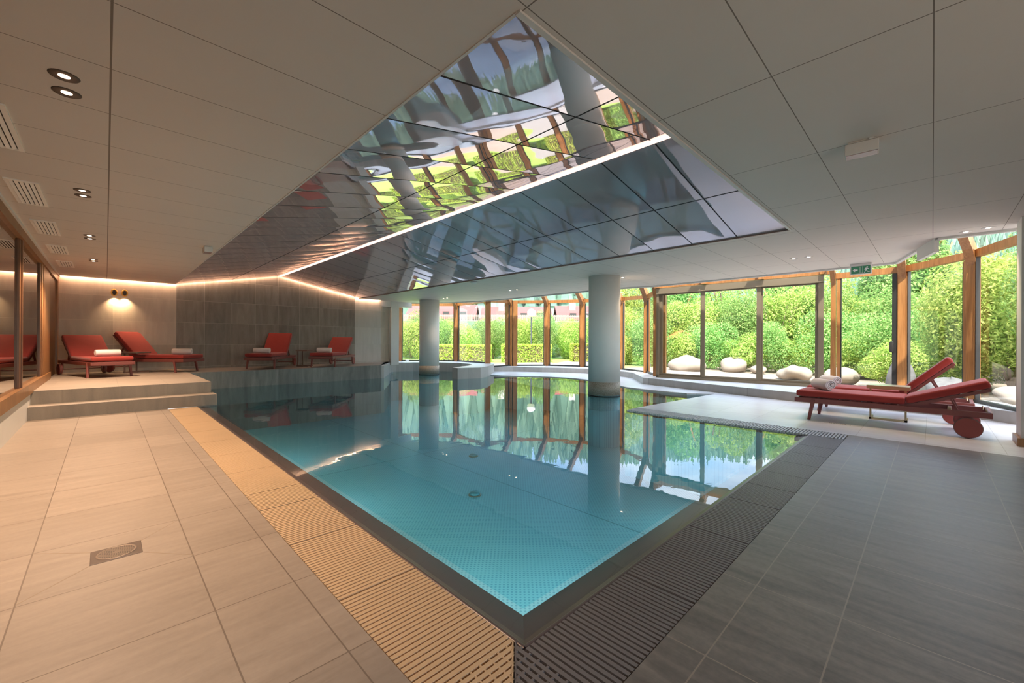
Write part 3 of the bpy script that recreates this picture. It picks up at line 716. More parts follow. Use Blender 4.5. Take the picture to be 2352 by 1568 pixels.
def bay(a, b, idx, z, dark_side=None, roof=True):
    A, B = PX[a], PX[b]; d = (B - A).normalized(); nrm = Vector((-d.y, d.x, 0)); Ln = (B - A).length
    Mx = Matrix.Translation(A) @ Matrix(((d.x, nrm.x, 0, 0), (d.y, nrm.y, 0, 0), (0, 0, 1, 0), (0, 0, 0, 1)))
    ea, eb = EV[a], EV[b]; lo = min(ea, eb) - .13
    g = MB()
    g.bar((.05, 0, ea - .065), (Ln - .05, 0, eb - .065), .10, .13, (0, 0, 1), 0, Mx)            # transom
    g.box(.07, .13, -.035, .035, z, lo + .02, 0, Mx); g.box(Ln - .13, Ln - .07, -.035, .035, z, lo + .02, 0, Mx)
    win = g.build('window_%d' % idx, MT['timber'], kind='structure')
    MB().box(.06, Ln - .06, -.04, .04, z, z + .055, 0, Mx).box(.13, .15, -.03, .03, z + .05, lo, 0, Mx).box(Ln - .15, Ln - .13, -.03, .03, z + .05, lo, 0, Mx).build('sill', MT['alu_dark'], parent=win)
    MB().add([(.13, 0, z + .05), (Ln - .13, 0, z + .05), (Ln - .13, 0, eb - .12), (.13, 0, ea - .12)], [(0, 1, 2, 3)], 0, False, Mx).build('glass_pane', MT['glass'], parent=win)
    if roof:
        p, q = INNER[a], INNER[b]
        MB().quad((A.x, A.y, ea + .01), (B.x, B.y, eb + .01), (*q, RT + .01), (*p, RT + .01)).build('roof_pane', MT['glass'], parent=win)
    return win
bays = [('p1', 'p2'), ('p2', 'p3'), ('p3', 'p4'), ('p4', 'p5'), ('p5', 'p6'), ('p6', 'p6b'), ('p6b', 'p7'), ('p7', 'p8'), ('p9', 'p10'), ('p10', 'p11'), ('p11', 'p12')]
for i, (a, b_) in enumerate(bays):
    wn = bay(a, b_, i + 2, max(PZ_[a], PZ_[b_]) if (a, b_) != ('p3', 'p4') else Z2)
    if (a, b_) == ('p9', 'p10'):
        A, B = PX[a], PX[b_]; d = (B - A).normalized(); q = B - d * .13
        MB().box(q.x - .05, q.x + .03, q.y - .045, q.y + .03, Z2 + .05, 2.74).build('stile', MT['alu_dark'], parent=wn)
        MB().rbox(q.x - .075, q.x - .045, q.y + .0, q.y + .07, 1.05, 1.28, .012).build('door_handle', MT['alu_dark'], parent=wn)

# sliding door between p8 and p9
A = Vector((11.83, 5.80, 0)); B = Vector((12.10, 1.80, 0)); d = (B - A).normalized(); nrm = Vector((-d.y, d.x, 0)); Ln = (B - A).length
DM = Matrix.Translation(A) @ Matrix(((d.x, nrm.x, 0, 0), (d.y, nrm.y, 0, 0), (0, 0, 1, 0), (0, 0, 0, 1)))
DT = 2.83; EAVE = 2.92
g = MB()
g.box(0, Ln, -.08, .08, Z2, Z2 + .07, 0, DM).box(0, Ln, -.12, .08, DT - .16, DT, 0, DM).box(0, .07, -.08, .08, Z2, DT, 0, DM).box(Ln - .1, Ln, -.08, .08, Z2, DT, 0, DM)
door = g.build('door_1', MT['alu'], kind='structure')
panels = [(.06, 1.33, -.02), (1.27, 2.72, .03), (2.66, Ln - .07, -.02)]
for k, (u0, u1, off) in enumerate(panels):
    s_ = .095; a_ = -off
    fr = MB()
    fr.box(u0, u0 + s_, a_ - .025, a_ + .025, Z2 + .06, DT - .14, 0, DM).box(u1 - s_, u1, a_ - .025, a_ + .025, Z2 + .06, DT - .14, 0, DM)
    fr.box(u0 + s_, u1 - s_, a_ - .025, a_ + .025, Z2 + .06, Z2 + .13, 0, DM).box(u0 + s_, u1 - s_, a_ - .025, a_ + .025, DT - .19, DT - .14, 0, DM)
    pnl = fr.build('door_panel', MT['alu'], parent=door)
    MB().add([(u0 + s_, a_, Z2 + .13), (u1 - s_, a_, Z2 + .13), (u1 - s_, a_, DT - .19), (u0 + s_, a_, DT - .19)], [(0, 1, 2, 3)], 0, False, DM).build('glass_pane', MT['glass'], parent=pnl)
tw = MB().box(-.02, .12, .09, .2, Z2, DT - .14, 0, DM).box(.16, .22, .05, .16, Z2, DT - .14, 0, DM)
tw.box(-.1, Ln + .1, .0, .14, EAVE - .06, EAVE + .06, 0, DM)
for u in (.05, 1.36, 2.74, Ln): tw.box(u - .06, u + .06, -.2, .1, DT + .02, EAVE + .12, 0, DM)
tw.build('timber_frame', MT['timber'], parent=door)
MB().add([(0, .06, DT), (Ln, .06, DT), (Ln, .06, EAVE - .06), (0, .06, EAVE - .06)], [(0, 1, 2, 3)], 0, False, DM).build('glass_pane', MT['glass'], parent=door)
p, q = INNER['p8'], INNER['p9']
MB().quad((12.25, 6.04, 2.87), (12.15, 1.62, 2.87), (*q, RT), (*p, RT)).build('roof_pane', MT['glass'], parent=door)
for k, u in enumerate((1.36, 2.74)):
    a_ = DM @ Vector((u, 0, EAVE + .02)); i_ = Vector((10.9, a_.y, RT - .1))
    MB().bar(a_, i_, .11, .16).build('rafter', MT['timber'], parent=door)

# ---------------------------------------------------------------- pool fittings, drain
t = empty('floor_drain', (.05, 3.35, 0), 0, 'square metal floor drain with round perforated grate in the beige tiles', 'drain')
bevel(MB().box(-.11, .11, -.1, .1, -.02, .003).build('plate', simple('drain_steel', (.12, .085, .065), .45, .3), parent=t), .002)
MB().lathe([(.088, .0031), (.088, .0055), (.078, .0055), (.078, .0031)], 40, caps=False).build('ring', simple('drain_ring', (.34, .26, .20), .4, .4), parent=t)
mm = N('drain_perforated'); P, x, y, z = mm.obj()
a = mm.math('SUBTRACT', mm.math('FRACT', mm.math('DIVIDE', mm.math('ADD', mm.math('ADD', x, y), 5.0), .019)), .5); b_ = mm.math('SUBTRACT', mm.math('FRACT', mm.math('DIVIDE', mm.math('ADD', mm.math('SUBTRACT', x, y), 5.0), .019)), .5)
hole = mm.math('MULTIPLY', mm.math('LESS_THAN', mm.math('ADD', mm.math('MULTIPLY', a, a), mm.math('MULTIPLY', b_, b_)), .09), mm.math('GREATER_THAN', mm.math('ADD', mm.math('MULTIPLY', x, x), mm.math('MULTIPLY', y, y)), .0003))
dm = mm.done(mm.pbr(mm.mix(hole, (.22, .165, .125), (.012, .008, .006)), .4, .3))
MB().lathe([(.079, .0032), (.079, .0048), (.001, .0048)], 40, smooth=False).build('grate', dm, parent=t)

for i, (x, y, ax_) in enumerate(((1.45, 3.0, 0), (1.45, 6.0, 0), (1.45, 9.0, 0), (3.2, 1.40, 90), (5.4, 1.40, 90))):  # unseen lamps added to give the water its cyan glow
    t = empty('pool_light', (x, y, -.55), math.radians(ax_), 'added unseen underwater lamp low in the near pool wall', 'pool light', 'added underwater lamps in the pool wall')
    MB().cyl((0, 0, 0), (.03, 0, 0), .09, n=20).build('bezel', MT['alu'], parent=t)
    MB().cyl((.03, 0, 0), (.034, 0, 0), .07, n=20).build('lens', MT['added_pool_bulb'], parent=t)
    spot(t, (.06, 0, 0), 22, 150, .9, (.72, .95, 1.0), .07, (1, 0, -.1) if ax_ == 0 else (1, 0, -.1))
t = empty('pool_light', (8.15, 15.43, .0), 0, 'small square glowing light in the basin wall beside the far column', 'pool light')
MB().box(-.035, .035, -.01, .01, -.04, .04).build('lamp_body', MT['bulb'], parent=t)
for x, y, lb in ((4.2, 5.1, 'round steel inlet on the pool floor nearer the camera'), (5.6, 6.85, 'round steel inlet on the pool floor farther from the camera')):
    t = empty('pool_inlet', (x, y, -1.2), 0, lb, 'pool inlet', 'pool floor inlets')
    MB().lathe([(.08, 0), (.08, .03), (.06, .05), (.001, .055)], 28).build('cap', simple('inlet_steel', (.10, .30, .34), .3, .4), parent=t)
    MB().lathe([(.105, 0), (.105, .008), (.08, .008)], 28).build('flange', MT['alu'], parent=t)
t = MB().box(-.16, .16, -.05, .05, 0, .004).build('depth_marker', simple('marker_enamel', (.7, .7, .68), .4), label='small white depth marker plate in the pale floor under the lounger', cat='marker', loc=(8.05, 1.02, 0))
t.rotation_euler = (0, 0, math.radians(-85))
mk = MB()
for k, wds in enumerate((.018, .010, .018, .018, .006, .018, .014, .018)):
    mk.box(-.105 + k * .027, -.105 + k * .027 + wds, -.018, .018, .004, .0045)
mk.build('lettering', MT['alu_dark'], parent=t)
# steel handle on the deck wall
MB().box(9.30, 9.42, 15.98, 16.06, Z1, Z1 + .06).build('wall_outlet', MT['curb_top'], label='small grey box on the parapet by the far left pane', cat='box')

# ---------------------------------------------------------------- loungers
def cushion(g, x0, x1, y0, y1, z0, z1, M=None): g.rbox(x0, x1, y0, y1, z0, z1, .03, 4, 0, M)
def lounger(loc, rz, sc, ang, label, group):
    t = empty('sun_lounger', loc, rz, label, 'sun lounger', group); t.scale = (sc, sc, sc)
    ca, sa = math.cos(ang), math.sin(ang); hy, hz = 1.25, .335
    f = MB()
    for s in (-1, 1): f.box(.325 * s - .0225, .325 * s + .0225, .0, 2.0, .255, .325)
    f.box(-.33, .33, .0, .05, .255, .325); f.rbox(-.347, .347, 1.955, 2.0, .255, .325, .012, 2); f.box(-.31, .31, 1.10, 1.14, .26, .31); f.box(-.31, .31, 1.62, 1.66, .26, .31)
    for k in range(9): f.box(-.31, .31, .09 + k * .125, .16 + k * .125, .318, .332)
    bevel(f.build('frame', MT['red_frame'], parent=t), .006)
    for s in (-1, 1):
        l = MB(); l.add([(.33 * s + a * .024, .235 + b * .026, .30) for a, b in ((-1, -1), (1, -1), (1, 1), (-1, 1))] + [(.345 * s + a * .018, .185 + b * .018, 0) for a, b in ((-1, -1), (1, -1), (1, 1), (-1, 1))],
                        [(0, 1, 2, 3), (7, 6, 5, 4), (0, 4, 5, 1), (1, 5, 6, 2), (2, 6, 7, 3), (3, 7, 4, 0)])
        bevel(l.build('leg', MT['red_frame'], parent=t), .004)
    MB().box(-.33, .33, .20, .235, .235, .262).build('stretcher', MT['red_frame'], parent=t)
    for s in (-1, 1):
        wv = MB(); c0 = (.365 * s, 1.80, .125)
        wv.cyl((c0[0] - .022, c0[1], c0[2]), (c0[0] + .022, c0[1], c0[2]), .118, n=40)
        wo = wv.build('wheel', MT['red_wheel'], parent=t)
        ty = MB(); pts = [(c0[0], c0[1] + .118 * math.cos(a), c0[2] + .118 * math.sin(a)) for a in [2 * PI * k / 40 for k in range(41)]]
        ty.tube(pts, .0075, 8); ty.build('tyre', MT['taupe_metal'], parent=wo)
    MB().cyl((-.36, 1.80, .125), (.36, 1.80, .125), .012, n=10).box(-.335, -.315, 1.76, 1.84, .11, .27).box(.315, .335, 1.76, 1.84, .11, .27).build('axle', MT['red_frame'], parent=t)
    c_ = MB(); cushion(c_, -.335, .335, .015, hy - .012, .338, .432); c_.build('seat_cushion', MT['red_cloth'], parent=t)
    MB_ = Matrix.Translation((0, hy, hz)) @ Matrix.Rotation(ang, 4, 'X')
    c_ = MB(); cushion(c_, -.33, .33, .012, .80, .012, .105, MB_); c_.build('backrest_cushion', MT['red_cloth'], parent=t)
    bf = MB()
    for s in (-1, 1): bf.box(.30 * s - .018, .30 * s + .018, .0, .77, -.03, .008, 0, MB_)
    for k in range(6): bf.box(-.29, .29, .06 + k * .13, .13 + k * .13, -.008, .008, 0, MB_)
    bf.box(-.31, .31, .745, .775, -.03, .008, 0, MB_)
    bo = bf.build('backrest_frame', MT['red_frame'], parent=t)
    MB().box(-.06, .06, .70, .745, -.06, -.03, 0, MB_).build('catch', MT['brass'], parent=bo)
    # support struts from backrest to the rear frame
    su = MB()
    top = MB_ @ Vector((0, .42, -.02))
    for s in (-1, 1): su.bar((.25 * s, top.y, top.z), (.25 * s, min(1.72, top.y + .25), .29), .02, .03, (1, 0, 0))
    su.cyl((-.25, top.y, top.z), (.25, top.y, top.z), .01, n=8)
    su.build('support_strut', MT['red_frame'], parent=t)
    hd = MB(); hd.tube([(.05 * math.cos(a), 1.93 + .0, .325 + .045 * math.sin(a)) for a in [PI * k / 10 for k in range(11)]], .006, 6); hd.build('handle', MT['brass'], parent=t)
    return t

def towel(lg, y, label, x=0.0, rot=0, ln=.42, k_=1.0):
    """rolled towel: one spiral sheet extruded along its length"""
    n = 90; turns = 3.2; r0, r1, th = .012, .083, .0090
    inn, outp = [], []
    for i in range(n + 1):
        t_ = i / n; a = -PI / 2 + 2 * PI * turns * (t_ - 1); r_ = r0 + (r1 - r0) * t_
        ln_ = .82 if True else 1
        outp.append((r_ * math.cos(a), r_ * math.sin(a))); inn.append(((r_ - th * 1.55) * math.cos(a), (r_ - th * 1.55) * math.sin(a)))
    prof = outp + inn[::-1]
    k = len(prof); g = MB(); secs = [(-ln / 2, .93), (-ln / 2 + .012, 1.0), (0, 1.02), (ln / 2 - .012, 1.0), (ln / 2, .93)]
    v = [(xx, p_[0] * sc, p_[1] * sc * (.96)) for xx, sc in secs for p_ in prof]
    fcs = [(j * k + i, j * k + (i + 1) % k, (j + 1) * k + (i + 1) % k, (j + 1) * k + i) for j in range(len(secs) - 1) for i in range(k)]
    g.add(v, fcs, 0, True)
    for j in (0, len(secs) - 1):
        for i in range(n):
            q = (j * k + i, j * k + i + 1, j * k + 2 * n - i, j * k + 2 * n + 1 - i)
            g.add([v[a] for a in q], [(0, 1, 2, 3) if j else (3, 2, 1, 0)])
    o = g.build('rolled_towel', MT['towel'], label=label, cat='towel', group='rolled white towels on the loungers')
    Mw = Matrix.Translation(lg.location) @ Matrix.Rotation(lg.rotation_euler.z, 4, 'Z')
    s = lg.scale[0]
    p_ = Mw @ Vector((x * s, y * s, .432 * s + .0815))
    p_.z += (k_ - 1) * .08; o.scale = (k_, k_, k_); o.location = p_; o.rotation_euler = (0, 0, lg.rotation_euler.z + rot)
    return o
G1 = 'red sun loungers'
L1 = lounger((.124, 12.472, PZ), .28, 1.045, .644, 'red sun lounger with raised back beside the left glass wall', G1)
L2 = lounger((1.645, 13.48, PZ), .785, 1.03, .86, 'red sun lounger turned sideways in front of the sand coloured wall', G1)
L3 = lounger((3.046, 13.276, PZ), -.586, 1.043, .907, 'red sun lounger with steep back, left of the two at the dark wall', G1)
L4 = lounger((4.653, 13.02, PZ), -.719, 1.04, .674, 'red sun lounger at the right end of the dark wall', G1)
R1 = lounger((8.553, 1.597, 0), 3.118, 1.079, .36, 'red lounger nearest the camera at right, low back and big wheel on the pale deck', G1)
R2 = lounger((9.706, 1.652, 0), 3.124, 1.056, .80, 'red lounger at right by the window, its back raised steeply', G1)
towel(L1, .42, 'rolled white towel on the lounger beside the left glass wall', .03)
towel(L2, .30, 'rolled white towel on the sideways lounger by the sand coloured wall', 0, -1.2)
towel(L3, .28, 'rolled white towel on the steep-backed lounger before the dark wall', .0)
towel(L4, .28, 'rolled white towel on the lounger at the right end of the dark wall', .0)
towel(R1, .30, 'rolled white towel on the lounger nearest the camera', 0, .72, .33, 1.18)
towel(R2, .30, 'rolled white towel on the lounger by the right window', .0, .72, .33, 1.18)

def side_table(loc, rz, mat, label, h=.52, wx=.36, wy=.42, tk=.035):
    t = empty('side_table', loc, rz, label, 'side table')
    bevel(MB().box(-wx / 2, wx / 2, -wy / 2, wy / 2, h - tk, h).build('table_top', mat, parent=t), .004)
    for s in (-1, 1): MB().box(-wx / 2 + .02, -wx / 2 + .045, s * (wy / 2 - .05) - .0125, s * (wy / 2 - .05) + .0125, .02, h - .035).build('leg', mat, parent=t)
    MB().box(-wx / 2 + .02, wx / 2, -wy / 2 + .03, -wy / 2 + .065, 0, .032).box(-wx / 2 + .02, wx / 2, wy / 2 - .06, wy / 2 - .03, 0, .032).box(-wx / 2 + .02, -wx / 2 + .055, -wy / 2 + .03, wy / 2 - .03, 0, .032).build('base', mat, parent=t)
    return t
side_table((9.13, .50, 0), 0, MT['brass'], 'brass coloured side table between the two loungers at right', .56, .36, .52, .06)
side_table((.55, 13.95, PZ), math.radians(-45), MT['taupe_metal'], 'small metal side table between the two loungers on the left platform', .52)
side_table((4.54, 14.08, PZ), math.radians(-45), MT['taupe_metal'], 'small dark metal side table between the loungers before the dark wall', .52)

# ---------------------------------------------------------------- garden
MB().add([(-20, -30, -.3), (9, -30, -.3), (60, -30, -.1), (60, 18, -.1), (12.6, 18, -.1), (9, 8, -.1), (9, -3.2, -.3), (-20, -3.2, -.3)], [tuple(range(8))]).build('ground', MT['gravel'], kind='structure')
MB().add([(-30, 15.3, -.11), (9.3, 15.3, -.11), (12.6, 12, -.11), (22, 10.5, -.09), (60, 20, -.09), (60, 60, -.11), (-30, 60, -.11)], [tuple(range(7))]).build('lawn', MT['lawn'], kind='structure')
MB().add([(14.5, 13.6, -.07), (22, 17.2, -.07), (24.5, 14.0, -.07), (16.5, 10.5, -.07)], [(0, 1, 2, 3)]).build('path', MT['path'], kind='structure')

def leaves(n, dims, leaf, seed, mat_i=0, shape='ellipsoid', clump=9):
    """leaf cloud filling a lobed volume, denser at the shell"""
    rnd = random.Random(seed); g = MB(); ax, ay, az = dims
    lobes = []
    for k in range(clump):
        a = rnd.uniform(0, 2 * PI); u = rnd.uniform(.1, 1)
        if shape == 'ellipsoid': lobes.append((Vector((ax * .55 * math.cos(a) * rnd.uniform(.3, 1), ay * .55 * math.sin(a) * rnd.uniform(.3, 1), az * (.25 + .6 * u))), rnd.uniform(.38, .6)))
    V, F = [], []
    for i in range(n):
        if shape == 'box':
            p = Vector((rnd.uniform(-ax, ax), rnd.uniform(-ay, ay), rnd.uniform(0, az)))
            k = rnd.choice((0, 1, 2, 3, 4, 4))
            j = abs(rnd.gauss(0, .06))
            if k == 0: p.x = -ax + j
            elif k == 1: p.x = ax - j
            elif k == 2: p.y = -ay + j
            elif k == 3: p.y = ay - j
            else: p.z = az - j
            nn = Vector((rnd.gauss(0, 1), rnd.gauss(0, 1), rnd.gauss(.3, 1))).normalized()
        else:
            c0, r_ = lobes[rnd.randrange(len(lobes))]
            d = Vector((rnd.gauss(0, 1), rnd.gauss(0, 1), rnd.gauss(0, 1))).normalized()
            rad = r_ * (1 - abs(rnd.gauss(0, .16)))
            p = c0 + Vector((d.x * ax * rad, d.y * ay * rad, d.z * az * rad * .8))
            if p.z < .02: p.z = rnd.uniform(.02, .25)
            nn = (d + Vector((rnd.gauss(0, .6), rnd.gauss(0, .6), rnd.gauss(.3, .6)))).normalized()
        a = nn.orthogonal().normalized(); a.rotate(Matrix.Rotation(rnd.uniform(0, 6.28), 3, nn)); b = nn.cross(a)
        s = leaf * rnd.uniform(.6, 1.3); o = len(V)
        V += [p - a * s, p + b * s * .42 + nn * s * .12, p + a * s, p - b * s * .42 + nn * s * .12]
        F.append((o, o + 1, o + 2, o + 3))
    g.add(V, F, mat_i)
    return g
def stems(h, n, spread, seed, r=.03):
    rnd = random.Random(seed); g = MB()
    for k in range(n):
        a = rnd.uniform(0, 6.28); q = [Vector((0, 0, -.05)), Vector((spread * .35 * math.cos(a), spread * .35 * math.sin(a), h * .45)), Vector((spread * math.cos(a + .3), spread * math.sin(a + .3), h))]
        g.tube(q, [r, r * .7, r * .3], 6)
    return g
PROTO = {}
def plant_proto(key, name, n, dims, leaf, mat, seed, sh, sn, sp, r, bark='bark'):
    t = empty(name, (0, 0, -50))
    leaves(n, dims, leaf, seed).build('foliage', mat, parent=t)
    stems(sh, sn, sp, seed, r).build('stem' if r < .05 else 'trunk', MT[bark], parent=t)
    PROTO[key] = t; t['_used'] = 0
plant_proto('s1', 'garden_shrub', 13000, (1.3, 1.3, 1.5), .046, MT['leaf'], 1, 1.3, 7, .7, .02)
plant_proto('s2', 'garden_shrub', 13000, (1.2, 1.4, 1.9), .046, MT['leaf_deep'], 2, 1.6, 7, .6, .02)
plant_proto('b1', 'bush', 24000, (1.9, 1.9, 2.9), .056, MT['leaf'], 3, 2.6, 8, .9, .035)
plant_proto('b2', 'bush', 24000, (1.8, 2.0, 3.4), .056, MT['leaf_deep'], 4, 3.0, 8, .9, .035)
plant_proto('t1', 'garden_tree', 30000, (2.6, 2.6, 5.4), .078, MT['leaf'], 5, 5.0, 5, 1.5, .11)
plant_proto('t2', 'garden_tree', 30000, (2.4, 2.7, 5.9), .078, MT['leaf_deep'], 6, 5.4, 5, 1.4, .11, 'bark_pine')
def plant(key, x, y, sc, rz, label, cat, group):
    t = PROTO[key]
    if t['_used']: o = copy_tree(t)
    else: o = t; t['_used'] = 1
    o.location = (x, y, -.1); o.rotation_euler = (0, 0, rz); o.scale = (sc, sc, sc * random.Random(int(x * 100 + y * 7)).uniform(.92, 1.1))
    tag(o, label, cat, group); return o
rows = [
 ('front', [(21.2, 12.7), (21.7, 11.1), (22.3, 9.5), (22.4, 8.0), (22.6, 6.5), (23.0, 5.3), (23.1, 4.2), (22.8, 3.0), (22.4, 2.0), (22.0, 1.0), (21.4, .0), (20.8, -1.0), (20.2, -2.0), (19.6, -3.1)], ('s1', 's2'), 'leafy green shrub', 'shrub'),
 ('middle', [(24.2, 14.6), (24.7, 12.3), (25.3, 10.2), (26.0, 7.8), (26.0, 5.8), (26.4, 4.0), (26.2, 2.3), (25.8, .8), (25.0, -.7), (24.2, -2.2), (22.9, -3.4), (21.5, -4.5)], ('b1', 'b2'), 'tall leafy bush', 'bush'),
 ('rear', [(28.1, 15.7), (29.5, 13.0), (30.3, 9.6), (30.6, 6.4), (30.6, 3.6), (30.0, .8), (28.8, -1.8), (27.0, -4.0), (24.8, -6.0)], ('t1', 't2'), 'broad leafy tree', 'tree')]
for rn, pts, keys, nm, cat in rows:
    for i, (x, y) in enumerate(pts):
        plant(keys[i % 2], x, y, random.uniform(.95, 1.15), random.uniform(0, 6.28), '%s in the %s row beyond the gravel, %s from the left' % (nm, rn, ORD[i]), cat, '%s row of garden greenery' % rn)
for i, (x, y, k, sc, lb) in enumerate(((16.9, -2.6, 't2', .62, 'bright green tree close outside the right corner window'), (18.6, -1.6, 'b1', 1.1, 'dense bush outside the window right of the exit sign'), (15.2, -3.6, 'b2', 1.15, 'dense bush filling the rightmost window'), (18.2, .9, 's1', .8, 'low shrub behind the grey standing stone'), (16.6, -4.6, 't1', .75, 'tall tree rising behind the rightmost window'))):
    plant(k, x, y, sc, i * 1.3, lb, {'t': 'tree', 'b': 'bush', 's': 'shrub'}[k[0]], None)

def boulder(x, y, sx, sy, sz, seed, mat, label):
    rnd = random.Random(seed); g = MB(); n, mq = 22, 12; V = []
    ph = [(rnd.uniform(0, 6), rnd.uniform(0, 6), rnd.uniform(1, 3), rnd.uniform(.04, .13)) for _ in range(6)]
    for j in range(mq + 1):
        el = -PI / 2 + PI * j / mq
        for i in range(n):
            az = 2 * PI * i / n; k = 1 + sum(a * math.sin(f_ * az * round(f_) / f_ + p1) * math.cos(2 * el + p2) for p1, p2, f_, a in ph)
            V.append((sx * k * math.cos(el) * math.cos(az), sy * k * math.cos(el) * math.sin(az), sz * k * math.sin(el)))
    g.add(V, [(j * n + i, j * n + (i + 1) % n, (j + 1) * n + (i + 1) % n, (j + 1) * n + i) for j in range(mq) for i in range(n)], 0, True)
    o = g.build('boulder', mat, label=label, cat='boulder', group='boulders in the gravel', loc=(x, y, -.1 + sz * .45)); return o
boulder(20.3, 8.4, .95, .8, .45, 1, MT['rock'], 'large rounded boulder in the left pane of the sliding door')
boulder(21.6, 6.7, .75, .6, .42, 2, MT['rock'], 'rounded boulder in the middle pane of the sliding door')
boulder(21.3, 5.6, .35, .3, .2, 3, MT['rock'], 'small low stone beside the boulder in the middle pane')
boulder(19.2, 3.75, .75, .55, .30, 4, MT['rock'], 'low wide boulder in the right pane of the sliding door')
boulder(18.6, 2.25, .65, .5, .32, 5, MT['rock'], 'pale boulder just right of the sliding door frame')
boulder(16.2, .62, .34, .34, .62, 6, MT['rock_grey'], 'grey speckled standing stone behind the far lounger')
boulder(15.9, -.35, .9, .5, .30, 7, MT['rock_grey'], 'long grey rock low behind the corner window')
boulder(15.3, -1.5, 1.0, .5, .22, 8, MT['rock'], 'flat rock outside the rightmost window')

# clipped hedges and lawn bushes at the left windows
def hedge(x, y, rz, l, wd, h, label, seed):
    t = empty('hedge', (x, y, -.1), rz, label, 'hedge')
    leaves(9000, (l / 2, wd / 2, h), .07, seed, 0, 'box').build('foliage', MT['leaf_hedge'], parent=t)
    MB().box(-l / 2 + .15, l / 2 - .15, -wd / 2 + .12, wd / 2 - .12, 0, h - .12).build('branches', MT['bark'], parent=t)
A45 = math.radians(-45)
hedge(16.3, 21.8, A45, 4.6, 1.0, 1.1, 'low clipped hedge seen left of the far wooden posts', 41)
hedge(19.6, 18.6, A45, 3.2, 1.0, 1.15, 'low clipped hedge left of the double wooden post', 42)
hedge(23.2, 15.6, A45, 3.4, 1.0, 1.2, 'low clipped hedge right of the street lamp', 43)
for i in range(9):
    q = fw * 31.0 + rt * (-9.6 + i * 2.05)
    plant('b1' if i % 2 else 'b2', q.x, q.y, .80 if i % 2 else .72, i * 1.1, 'rounded bush beyond the lawn hedges, %s from the left' % ORD[i], 'bush', 'bushes beyond the lawn')
for i in range(8):
    q = fw * 34.0 + rt * (-9.6 + i * 2.4)
    plant('b2' if i % 2 else 'b1', q.x, q.y, .86, i * 1.7, 'taller bush of the row under the terrace fence, %s from the left' % ORD[i], 'bush', 'bushes under the terrace fence')

# street lamp
t = empty('street_lamp', (20.1, 18.62, -.1), 0, 'black garden lamp post with a white globe on the lawn', 'street lamp')
MB().cyl((0, 0, 0), (0, 0, 1.05), .085, n=14).cyl((0, 0, 1.05), (0, 0, 3.0), .05, n=12).build('pole', MT['pole'], parent=t)
MB().lathe([(.02, -.28), (.16, -.235), (.25, -.13), (.28, 0), (.25, .13), (.16, .235), (.02, .28)], 24, c=(0, 0, 3.22)).build('globe', MT['globe'], parent=t)

# terrace, fence, chalets
def terr(x, y):
    u = x * fw.x + y * fw.y
    return -.12 + 3.6 * min(1, max(0, (u - 34) / 10)) + max(0, u - 80) * .34 + (2.5 * math.sin(x * .021 + 1) * math.cos(y * .026) + 1.5 * math.sin(x * .06) * math.sin(y * .05)) * min(1, max(0, (u - 90) / 60))
g = MB(); V = []; n = 44
for i in range(n):
    for j in range(n):
        u = 31 + 269 * (i / (n - 1)) ** 1.6; v_ = (j / (n - 1) - .5) * 2 * (60 + u * 1.5)
        q = fw * u + rt * v_; V.append((q.x, q.y, terr(q.x, q.y)))
g.add(V, [(i * n + j, i * n + j + 1, (i + 1) * n + j + 1, (i + 1) * n + j) for i in range(n - 1) for j in range(n - 1)], 0, True)
g.build('hill', MT['hill'], kind='structure')
rnd = random.Random(5); g = MB()
for k in range(4200):
    u = 84 + 190 * rnd.random() ** 1.3; v_ = rnd.uniform(-1, 1) * (u * 1.25); q = fw * u + rt * v_
    if v_ < -u * .9: continue
    z0 = terr(q.x, q.y); h = rnd.uniform(7, 12) ; r_ = h * .2
    for (a, b_, rr_) in ((.02, .62, 1), (.35, 1.0, .68)):
        V = [(q.x + r_ * rr_ * math.cos(2 * PI * i / 6 + k), q.y + r_ * rr_ * math.sin(2 * PI * i / 6 + k), z0 + h * a) for i in range(6)] + [(q.x, q.y, z0 + h * b_)]
        g.add(V, [(i, (i + 1) % 6, 6) for i in range(6)])
g.build('forest', MT['conifer'], kind='stuff', label='conifer forest covering the distant hillside', cat='forest')
def fence(u, v0_, v1_, label):
    t = empty('garden_fence', (0, 0, 0), 0, label, 'fence'); g = MB()
    a, b_ = fw * u + rt * v0_, fw * u + rt * v1_; zb = 3.3
    nn = int((v1_ - v0_) / .22); M_ = []
    for k in range(nn):
        q = a.lerp(b_, k / nn); g.box(q.x - .05, q.x + .05, q.y - .05, q.y + .05, zb, zb + .85)
    g.build('pickets', MT['fence'], parent=t)
    MB().bar((a.x, a.y, zb + .7), (b_.x, b_.y, zb + .7), .06, .1).bar((a.x, a.y, zb + .15), (b_.x, b_.y, zb + .15), .06, .12).build('rails', MT['fence'], parent=t)
fence(45.5, -14, 10, 'weathered picket fence along the terrace above the hedges')
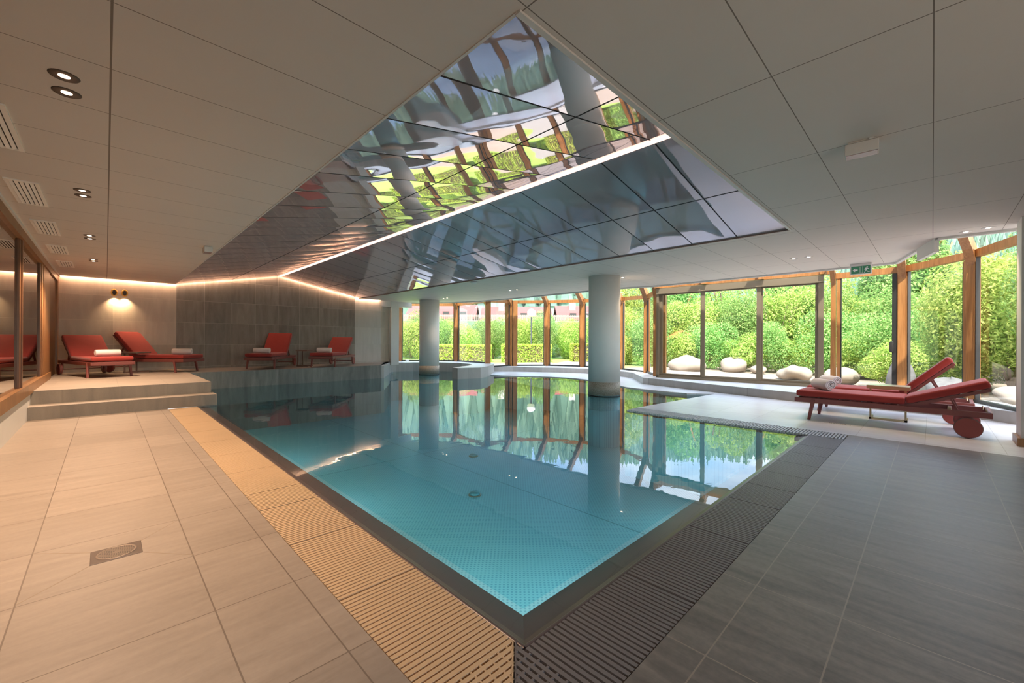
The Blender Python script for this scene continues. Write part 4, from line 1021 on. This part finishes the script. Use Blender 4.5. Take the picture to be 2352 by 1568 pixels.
def chalet(u, v_, l, wd, hw, hr, label, rz=0):
    q = fw * u + rt * v_; t = empty('chalet', (q.x, q.y, 3.45), YAW + PI / 2 + rz, label, 'house', 'red roofed chalets')
    wl = MB().box(-l / 2, l / 2, -wd / 2, wd / 2, 0, hw).build('wall', MT['chalet'], parent=t)
    o = .7
    rf = MB(); pr = [(-wd / 2 - o, hw - .25), (0, hw + hr), (wd / 2 + o, hw - .25), (wd / 2 + o, hw - .5), (0, hw + hr - .25), (-wd / 2 - o, hw - .5)]
    V = [(-l / 2 - o, a, b_) for a, b_ in pr] + [(l / 2 + o, a, b_) for a, b_ in pr]
    rf.add(V, [tuple(range(6)), tuple(range(6, 12))[::-1]] + [(i, (i + 1) % 6, 6 + (i + 1) % 6, 6 + i) for i in range(6)])
    ro = rf.build('roof', MT['roof_red'], parent=t)
    MB().box(l * .2, l * .2 + .8, -.4 + wd * .15, .4 + wd * .15, hw + .2, hw + hr + .7).build('chimney', MT['white'], parent=ro)
    for sgn in (-1, 1):
        for k in range(int(l / 2.2)):
            xw = -l / 2 + 1.1 + k * 2.2
            MB().box(xw - .45, xw + .45, sgn * wd / 2 - .05, sgn * wd / 2 + .05, .6, 1.7).build('house_window', MT['alu_dark'], parent=wl)
chalet(58, -9.5, 8, 6, 1.2, 1.7, 'red roofed chalet behind the far left posts')
chalet(60, .6, 8.6, 6, 1.15, 1.65, 'long red roofed chalet behind the double wooden post')
chalet(60, 10.4, 7.0, 6, 1.2, 1.75, 'red roofed chalet with a chimney right of the street lamp')
# low garden hut in the shrubbery
t = empty('garden_hut', (23.7, 10.3, -.1), math.radians(35), 'small wooden hut roof half hidden in the shrubs behind the left door pane', 'hut')
MB().box(-.8, .8, -.6, .6, 0, 1.42).build('wall', MT['fence'], parent=t)
MB().add([(-1, -.9, 1.45), (1, -.9, 1.45), (1, 0, 2.0), (-1, 0, 2.0), (-1, .9, 1.45), (1, .9, 1.45), (-1, -.9, 1.38), (1, -.9, 1.38), (1, 0, 1.93), (-1, 0, 1.93), (-1, .9, 1.38), (1, .9, 1.38)],
         [(0, 1, 2, 3), (3, 2, 5, 4), (7, 6, 9, 8), (8, 9, 10, 11), (0, 3, 9, 6), (3, 4, 10, 9), (1, 7, 8, 2), (2, 8, 11, 5), (0, 6, 7, 1), (4, 5, 11, 10)]).build('roof', MT['timber'], parent=t)
for k_, t in PROTO.items():
    if not t['_used']: t.hide_render = True
    del t['_used']
